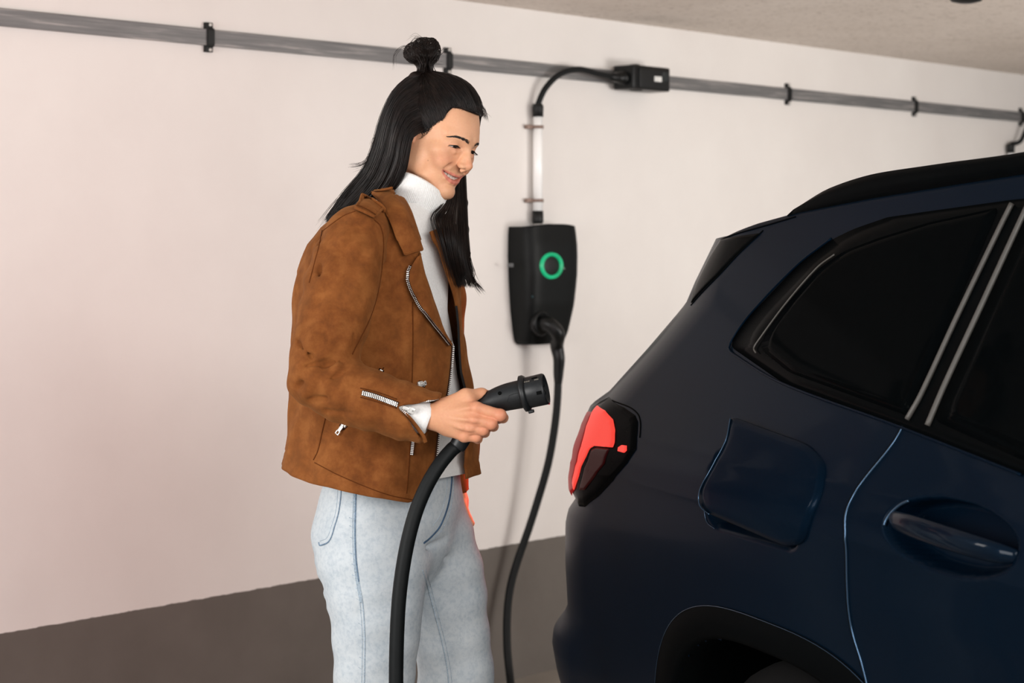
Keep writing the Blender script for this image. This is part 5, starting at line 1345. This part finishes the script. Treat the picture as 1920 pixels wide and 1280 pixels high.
# ------------------------------------------------------------------ hands and the hidden body, joined to the head as one skin
def hp(x, y, Y, r): return tuple(P(x, y, Y)) + (r,)
s = SDF((-0.17, 3.34, 1.03), (0.01, 3.475, 1.185), 0.00135)
YC = 3.420
hx = [hp(988, 736.5, YC, .0245), hp(970, 740, YC, .0243), hp(948, 745, YC, .0232), hp(926, 752.5, YC, .0208), hp(908, 763, YC, .0182), hp(892, 780, YC, .0166), hp(878, 800, YC, .0160), hp(868, 818, YC, .0158), hp(861, 831, YC, .0150), hp(856, 838, YC, .0140)]
wrist = P(800, 779, 3.405)
s.cap(P(770, 772, 3.408), P(806, 779, 3.405), .0195, .0175, 0); s.cap(P(798, 783, 3.407), P(812, 784, 3.405), .0165, .0165, .01)
MC = [hp(893, 765, 3.386, .0105), hp(889, 787, 3.381, .0105), hp(880, 803, 3.385, .0098), hp(870, 818, 3.393, .0092)]
for i, m in enumerate(MC): s.cap(P(812 + i, 774 + 5 * i, 3.402), m[:3], .0150, m[3], 0.009)
s.ell(P(852, 785, 3.404), (.030, .0125, .027), 0.010); s.ell(P(845, 800, 3.408), (.022, .012, .016), 0.010); s.ell(P(836, 768, 3.402), (.022, .014, .018), 0.010)
FG = [[MC[0], hp(938, 778, 3.382, .0098), hp(943, 783, 3.405, .0088), hp(934, 786, 3.428, .0080)],
      [MC[1], hp(921, 794, 3.381, .0095), hp(925, 799, 3.406, .0085), hp(912, 800, 3.432, .0078)],
      [MC[2], hp(906, 806, 3.386, .0088), hp(909, 811, 3.410, .0080), hp(897, 811, 3.434, .0074)],
      [MC[3], hp(893, 819, 3.393, .0082), hp(896, 823, 3.412, .0074), hp(886, 821, 3.432, .0068)]]
for f in FG:
    q = SDF.__new__(SDF); q.__dict__.update(s.__dict__); q.D = np.full_like(s.D, 1e3); q.chain(f, 0.0035)
    s.D = (lambda a, b, k: (lambda h: a + (b - a) * h - k * h * (1 - h))(np.clip(0.5 + 0.5 * (a - b) / k, 0, 1)))(s.D, q.D, 0.0030)
s.chain([hp(834, 762, 3.402, .0150), hp(873, 742, 3.404, .0118), hp(903, 739, 3.420, .0098), hp(921, 742, 3.440, .0085)], 0.007)
s.cap(P(848, 765, 3.402), P(880, 752, 3.402), .012, .010, 0.010)
for m in MC: s.ell(Vector(m[:3]) + Vector((0.001, -0.0015, 0.0008)), (.0092, .0096, .0090), 0.005)
for f in FG: s.ell(Vector(f[1][:3]), (f[1][3] * 1.04,) * 3, 0.003)
for i in range(3):     # hollows between the knuckles
    a, b = Vector(MC[i][:3]), Vector(MC[i+1][:3]); c = (a + b) / 2; s.cap(c + Vector((-.004, -0.0125, 0)), c + Vector((.013, -0.0125, -.002)), .0018, .0026, 0.005, 'sub')
for i, m in enumerate(MC[:3]):    # tendons on the back of the hand
    a = Vector(m[:3]); s.cap(P(828 + i, 773 + 7 * i, 3.389), a + Vector((-.012, -.0085, .001)), .0018, .0022, 0.006)
for q_, p_ in zip([h for h in spline(hx, 40)][:-1], [h for h in spline(hx, 40)][1:]): s.cap(q_[:3], p_[:3], q_[3] + .0006, p_[3] + .0006, 0, 'sub')
s.cap(hx[-1][:3], P(826, 868, 3.412), .0134, .0134, 0, 'sub')
hdV, hdF = s.mesh()
s2 = SDF((-0.16, 3.90, 0.85), (0.0, 3.975, 0.965), 0.0017)   # far hand hanging at her side
s2.chain([hp(853, 905, 3.935, .017), hp(862, 935, 3.93, .0165)], 0.01)
s2.ell(P(867, 950, 3.93), (.012, .020, .024), 0.008)
for (dy, x2, y2, x3, y3) in ((-0.012, 876, 978, 881, 983), (-0.004, 877, 985, 877, 1000), (0.004, 876, 985, 874, 1004), (0.012, 873, 980, 871, 996)):
    s2.chain([hp(869, 960, 3.93 + dy, .0085), hp(x2, y2, 3.93 + dy, .0072), hp(x3, y3, 3.93 + dy, .0055)], 0.003)
s2.chain([hp(866, 945, 3.915, .010), hp(877, 972, 3.912, .0078), hp(884, 981, 3.91, .0065)], 0.005)
h2V, h2F = s2.mesh()
s3 = SDF((-0.42, 3.42, 0.08), (0.06, 4.02, 1.56), 0.012)      # the body under the clothes
for z in np.linspace(1.0, 1.40, 9): s3.ell((float(ik(CXk, z)), 3.705, z), (0.085, 0.125, 0.06), 0.03, rot=[tuple(BD), tuple(BR), (0, 0, 1)])
s3.cap((-0.2, 3.705, 1.40), P(772, 405, 3.725), .05, .046, 0.03)
sh = [pc(690, 428, 3.56, .034), pc(640, 545, 3.49, .036), pc(602, 700, 3.45, .034), pc(700, 750, 3.42, .028), pc(772, 773, 3.408, .020)]
s3.cap((-0.2, 3.705, 1.40), sh[0][:3], .05, .034, 0.03); s3.chain(sh, 0.02)
sh = [pc(810, 445, 3.87, .032), pc(822, 560, 3.92, .032), pc(826, 690, 3.945, .028), pc(853, 905, 3.935, .018)]
s3.cap((-0.2, 3.705, 1.40), sh[0][:3], .05, .032, 0.03); s3.chain(sh, 0.02)
s3.ell(hipc, (0.09, 0.14, 0.12), 0.03, rot=rot)
for L in (nl, fl): s3.chain([q[:3] + (q[3] - 0.022,) for q in L], 0.02)
s3V, s3F = s3.mesh()
VV_, FF_, CC_ = [hWV], [hF[:, ::-1] if np.linalg.det(HM) < 0 else hF], [hC]; n0 = len(hWV)
basec = np.array(srgb(222, 164, 128))
for v, f in ((hdV, hdF), (h2V, h2F), (s3V, s3F)):
    c = np.tile(basec, (len(v), 1))
    if v is hdV:
        rose = np.array(srgb(216, 132, 104)); dmin = np.min([np.linalg.norm(v - np.array(p[:3]), axis=1) for F_ in FG for p in F_[:2]], axis=0)
        m_ = np.clip(1.0 - dmin / 0.022, 0, 0.6)[:, None] + 0.35 * np.clip((v[:, :1] + 0.075) / 0.05, 0, 1); m_ = np.clip(m_ * 0.6, 0, .5); c = c * (1 - m_) + rose * m_
    VV_.append(v); FF_.append(f + n0); CC_.append(c); n0 += len(v)
me_old = head_obj.data
tmp = fast_mesh('body_skin', np.concatenate(VV_), np.concatenate(FF_), M_skin, None, np.concatenate(CC_))
head_obj.data = tmp.data; bpy.data.objects.remove(tmp); bpy.data.meshes.remove(me_old); head_obj.data.name = 'body'

# ------------------------------------------------------------------ the charging cable: connector in her hand, cord over the floor, plug at the wallbox
cable = empty('charging_cable', P(985, 737, 3.418), 'black charging cable running from the connector in the hand to the wallbox', 'cable')
k = NT('connector_black_plastic'); k.set(Base_Color=k.ramp(k.noise(220, 3), [(0.3, srgb(19, 21, 23)), (0.7, srgb(29, 31, 33))]), Roughness=0.42); k.bump(k.noise(700, 2), 0.1, 0.0005); M_conn = k.m
hs_ = spline(hx, 60)
V, Fc = tube([q[:3] for q in hs_], [q[3] for q in hs_], 36, True, 0.92); grip = mk('connector_grip', V, Fc, M_conn, cable)
ax0 = P(985, 737, YC); axd = (P(1021, 729, YC - 0.006) - ax0).normalized()
head_ = mk('connector_head', *lathe([(-0.006, 0.0235), (0.0, 0.0268), (0.0345, 0.0272), (0.0372, 0.0262), (0.0372, 0.0232), (0.020, 0.0228), (0.020, 0.004)], ax0, axd, 48, False), M_conn, cable)
mk('collar_flange', *lathe([(-0.0065, 0.0258), (-0.005, 0.0315), (0.000, 0.0318), (0.0035, 0.0295), (0.0040, 0.0262)], ax0, axd, 48, False), M_conn, cable)
u_ = (UZ - axd * UZ.dot(axd)).normalized(); v_ = axd.cross(u_)
mk('locking_tab', *rbox(ax0 - u_ * 0.0325 + axd * 0.003, (0.009, 0.012, 0.006), (axd, v_, u_), 0.0015), M_conn, cable)
M_hole = simple('black_recess', srgb(4, 5, 5), 0.8, 0, 0.1)
def on_head(t, ang, r): return ax0 + axd * t + (u_ * math.cos(ang) - v_ * math.sin(ang) * (1 if v_.y > 0 else -1)) * r
def slot(t, ang, size, mat, name, par=cable, r=0.0272, lift=0.0):
    n = (on_head(t, ang, 1.0) - (ax0 + axd * t)).normalized(); s_ = axd.cross(n); return mk(name, *rbox(ax0 + axd * t + n * (r + lift), size, (axd, s_, n), 0.0004), mat, par, False)
slot(0.0285, math.radians(97), (0.009, 0.006, 0.0012), M_hole, 'latch_slot'); slot(0.024, math.radians(34), (0.010, 0.004, 0.0012), M_hole, 'latch_slot')
for tcx, ln in ((0.0105, 0.012), (0.0275, 0.009)):
    for q in range(5): slot(tcx + (q - 2) * ln / 6, math.radians(44), (0.0012, 0.0020 if q % 2 else 0.0028, 0.0006), simple('grey_moulded_print', srgb(128, 122, 112), 0.6) if q == 0 and tcx < .02 else bpy.data.materials['grey_moulded_print'], 'moulded_print')
gb = bvh_of(V, Fc)
h_, n_ = shoot(gb, 937, 737, 0.0003); mk('screw_hole', *lathe([(-0.0004, 0.0034), (0.0006, 0.0032)], h_, n_, 18), M_hole, grip)
mk('embossed_panel', *tube(on(gb, [(955, 741), (972, 737), (972, 747), (952, 752), (955, 741)], 40, 0.0002, YC), 0.0005, 6), M_conn, grip)
mk('red_marking', *rbox(ax0 + axd * 0.0365 - u_ * 0.0262, (0.003, 0.005, 0.003), (axd, v_, u_), 0.0008), simple('red_marking_dot', srgb(170, 10, 40), 0.4), cable, False)
for q in range(7):      # contact pins inside the head
    a = 2 * math.pi * q / 6; rr = 0.0125 if q < 6 else 0; mk('contact_pin', *lathe([(0.0, 0.0042), (0.014, 0.0042), (0.015, 0.003)], ax0 + axd * 0.018 + u_ * (rr * math.cos(a)) + v_ * (rr * math.sin(a)), axd, 14), M_blackg, cable)
wp = lambda x, y, n: W(wt(x, n), wz(x, y, n), n)
path = [P(858, 834, YC), P(848, 842, YC), P(826, 868, 3.412), P(803, 905, 3.405), P(783, 950, 3.398), P(768, 1000, 3.392), P(756, 1060, 3.388), P(748, 1125, 3.386), P(744, 1200, 3.384), P(742.5, 1290, 3.384),
        Vector((-0.198, 3.385, 0.40)), Vector((-0.192, 3.39, 0.16)), Vector((-0.150, 3.43, 0.035)), Vector((-0.02, 3.60, 0.0135)), Vector((0.10, 4.0, 0.0135)), Vector((0.04, 4.7, 0.0135)), Vector((-0.06, 5.3, 0.0135)), Vector((-0.04, 5.85, 0.0135)), Vector((0.0, 6.12, 0.018)),
        P(957, 1276, 6.22), P(951, 1215, 6.27), P(951, 1150, 6.30), P(957, 1100, 6.32), P(969, 1055, 6.34), P(990, 995, 6.36), P(1010, 932, 6.375), P(1028, 868, 6.385), P(1040, 800, 6.395), P(1045, 750, 6.40), P(1046.5, 712, 6.405), P(1046.5, 690, 6.405)]
V, Fc = tube(curve3(path, 420), 0.0125, 18); mk('cord', V, Fc, M_rubber, cable)
t0, z0 = wt(1021, .1), wz(1021, 606, .1)
V, Fc = tube(curve3([P(1046.5, 718, 6.405), P(1047, 700, 6.405), P(1048, 672, 6.402), P(1044, 648, 6.402), W(t0 + 0.022, z0 - 0.034, 0.136), W(t0 + 0.006, z0 - 0.008, 0.124), W(t0, z0, 0.1125), W(t0, z0, 0.0985)], 60), list(np.interp(np.linspace(0, 1, 60), [0, .05, .1, .35, .55, .75, 1], [.013, .0145, .016, .0195, .0225, .0235, .024])), 28); mk('wallbox_plug', V, Fc, M_blackg, cable)
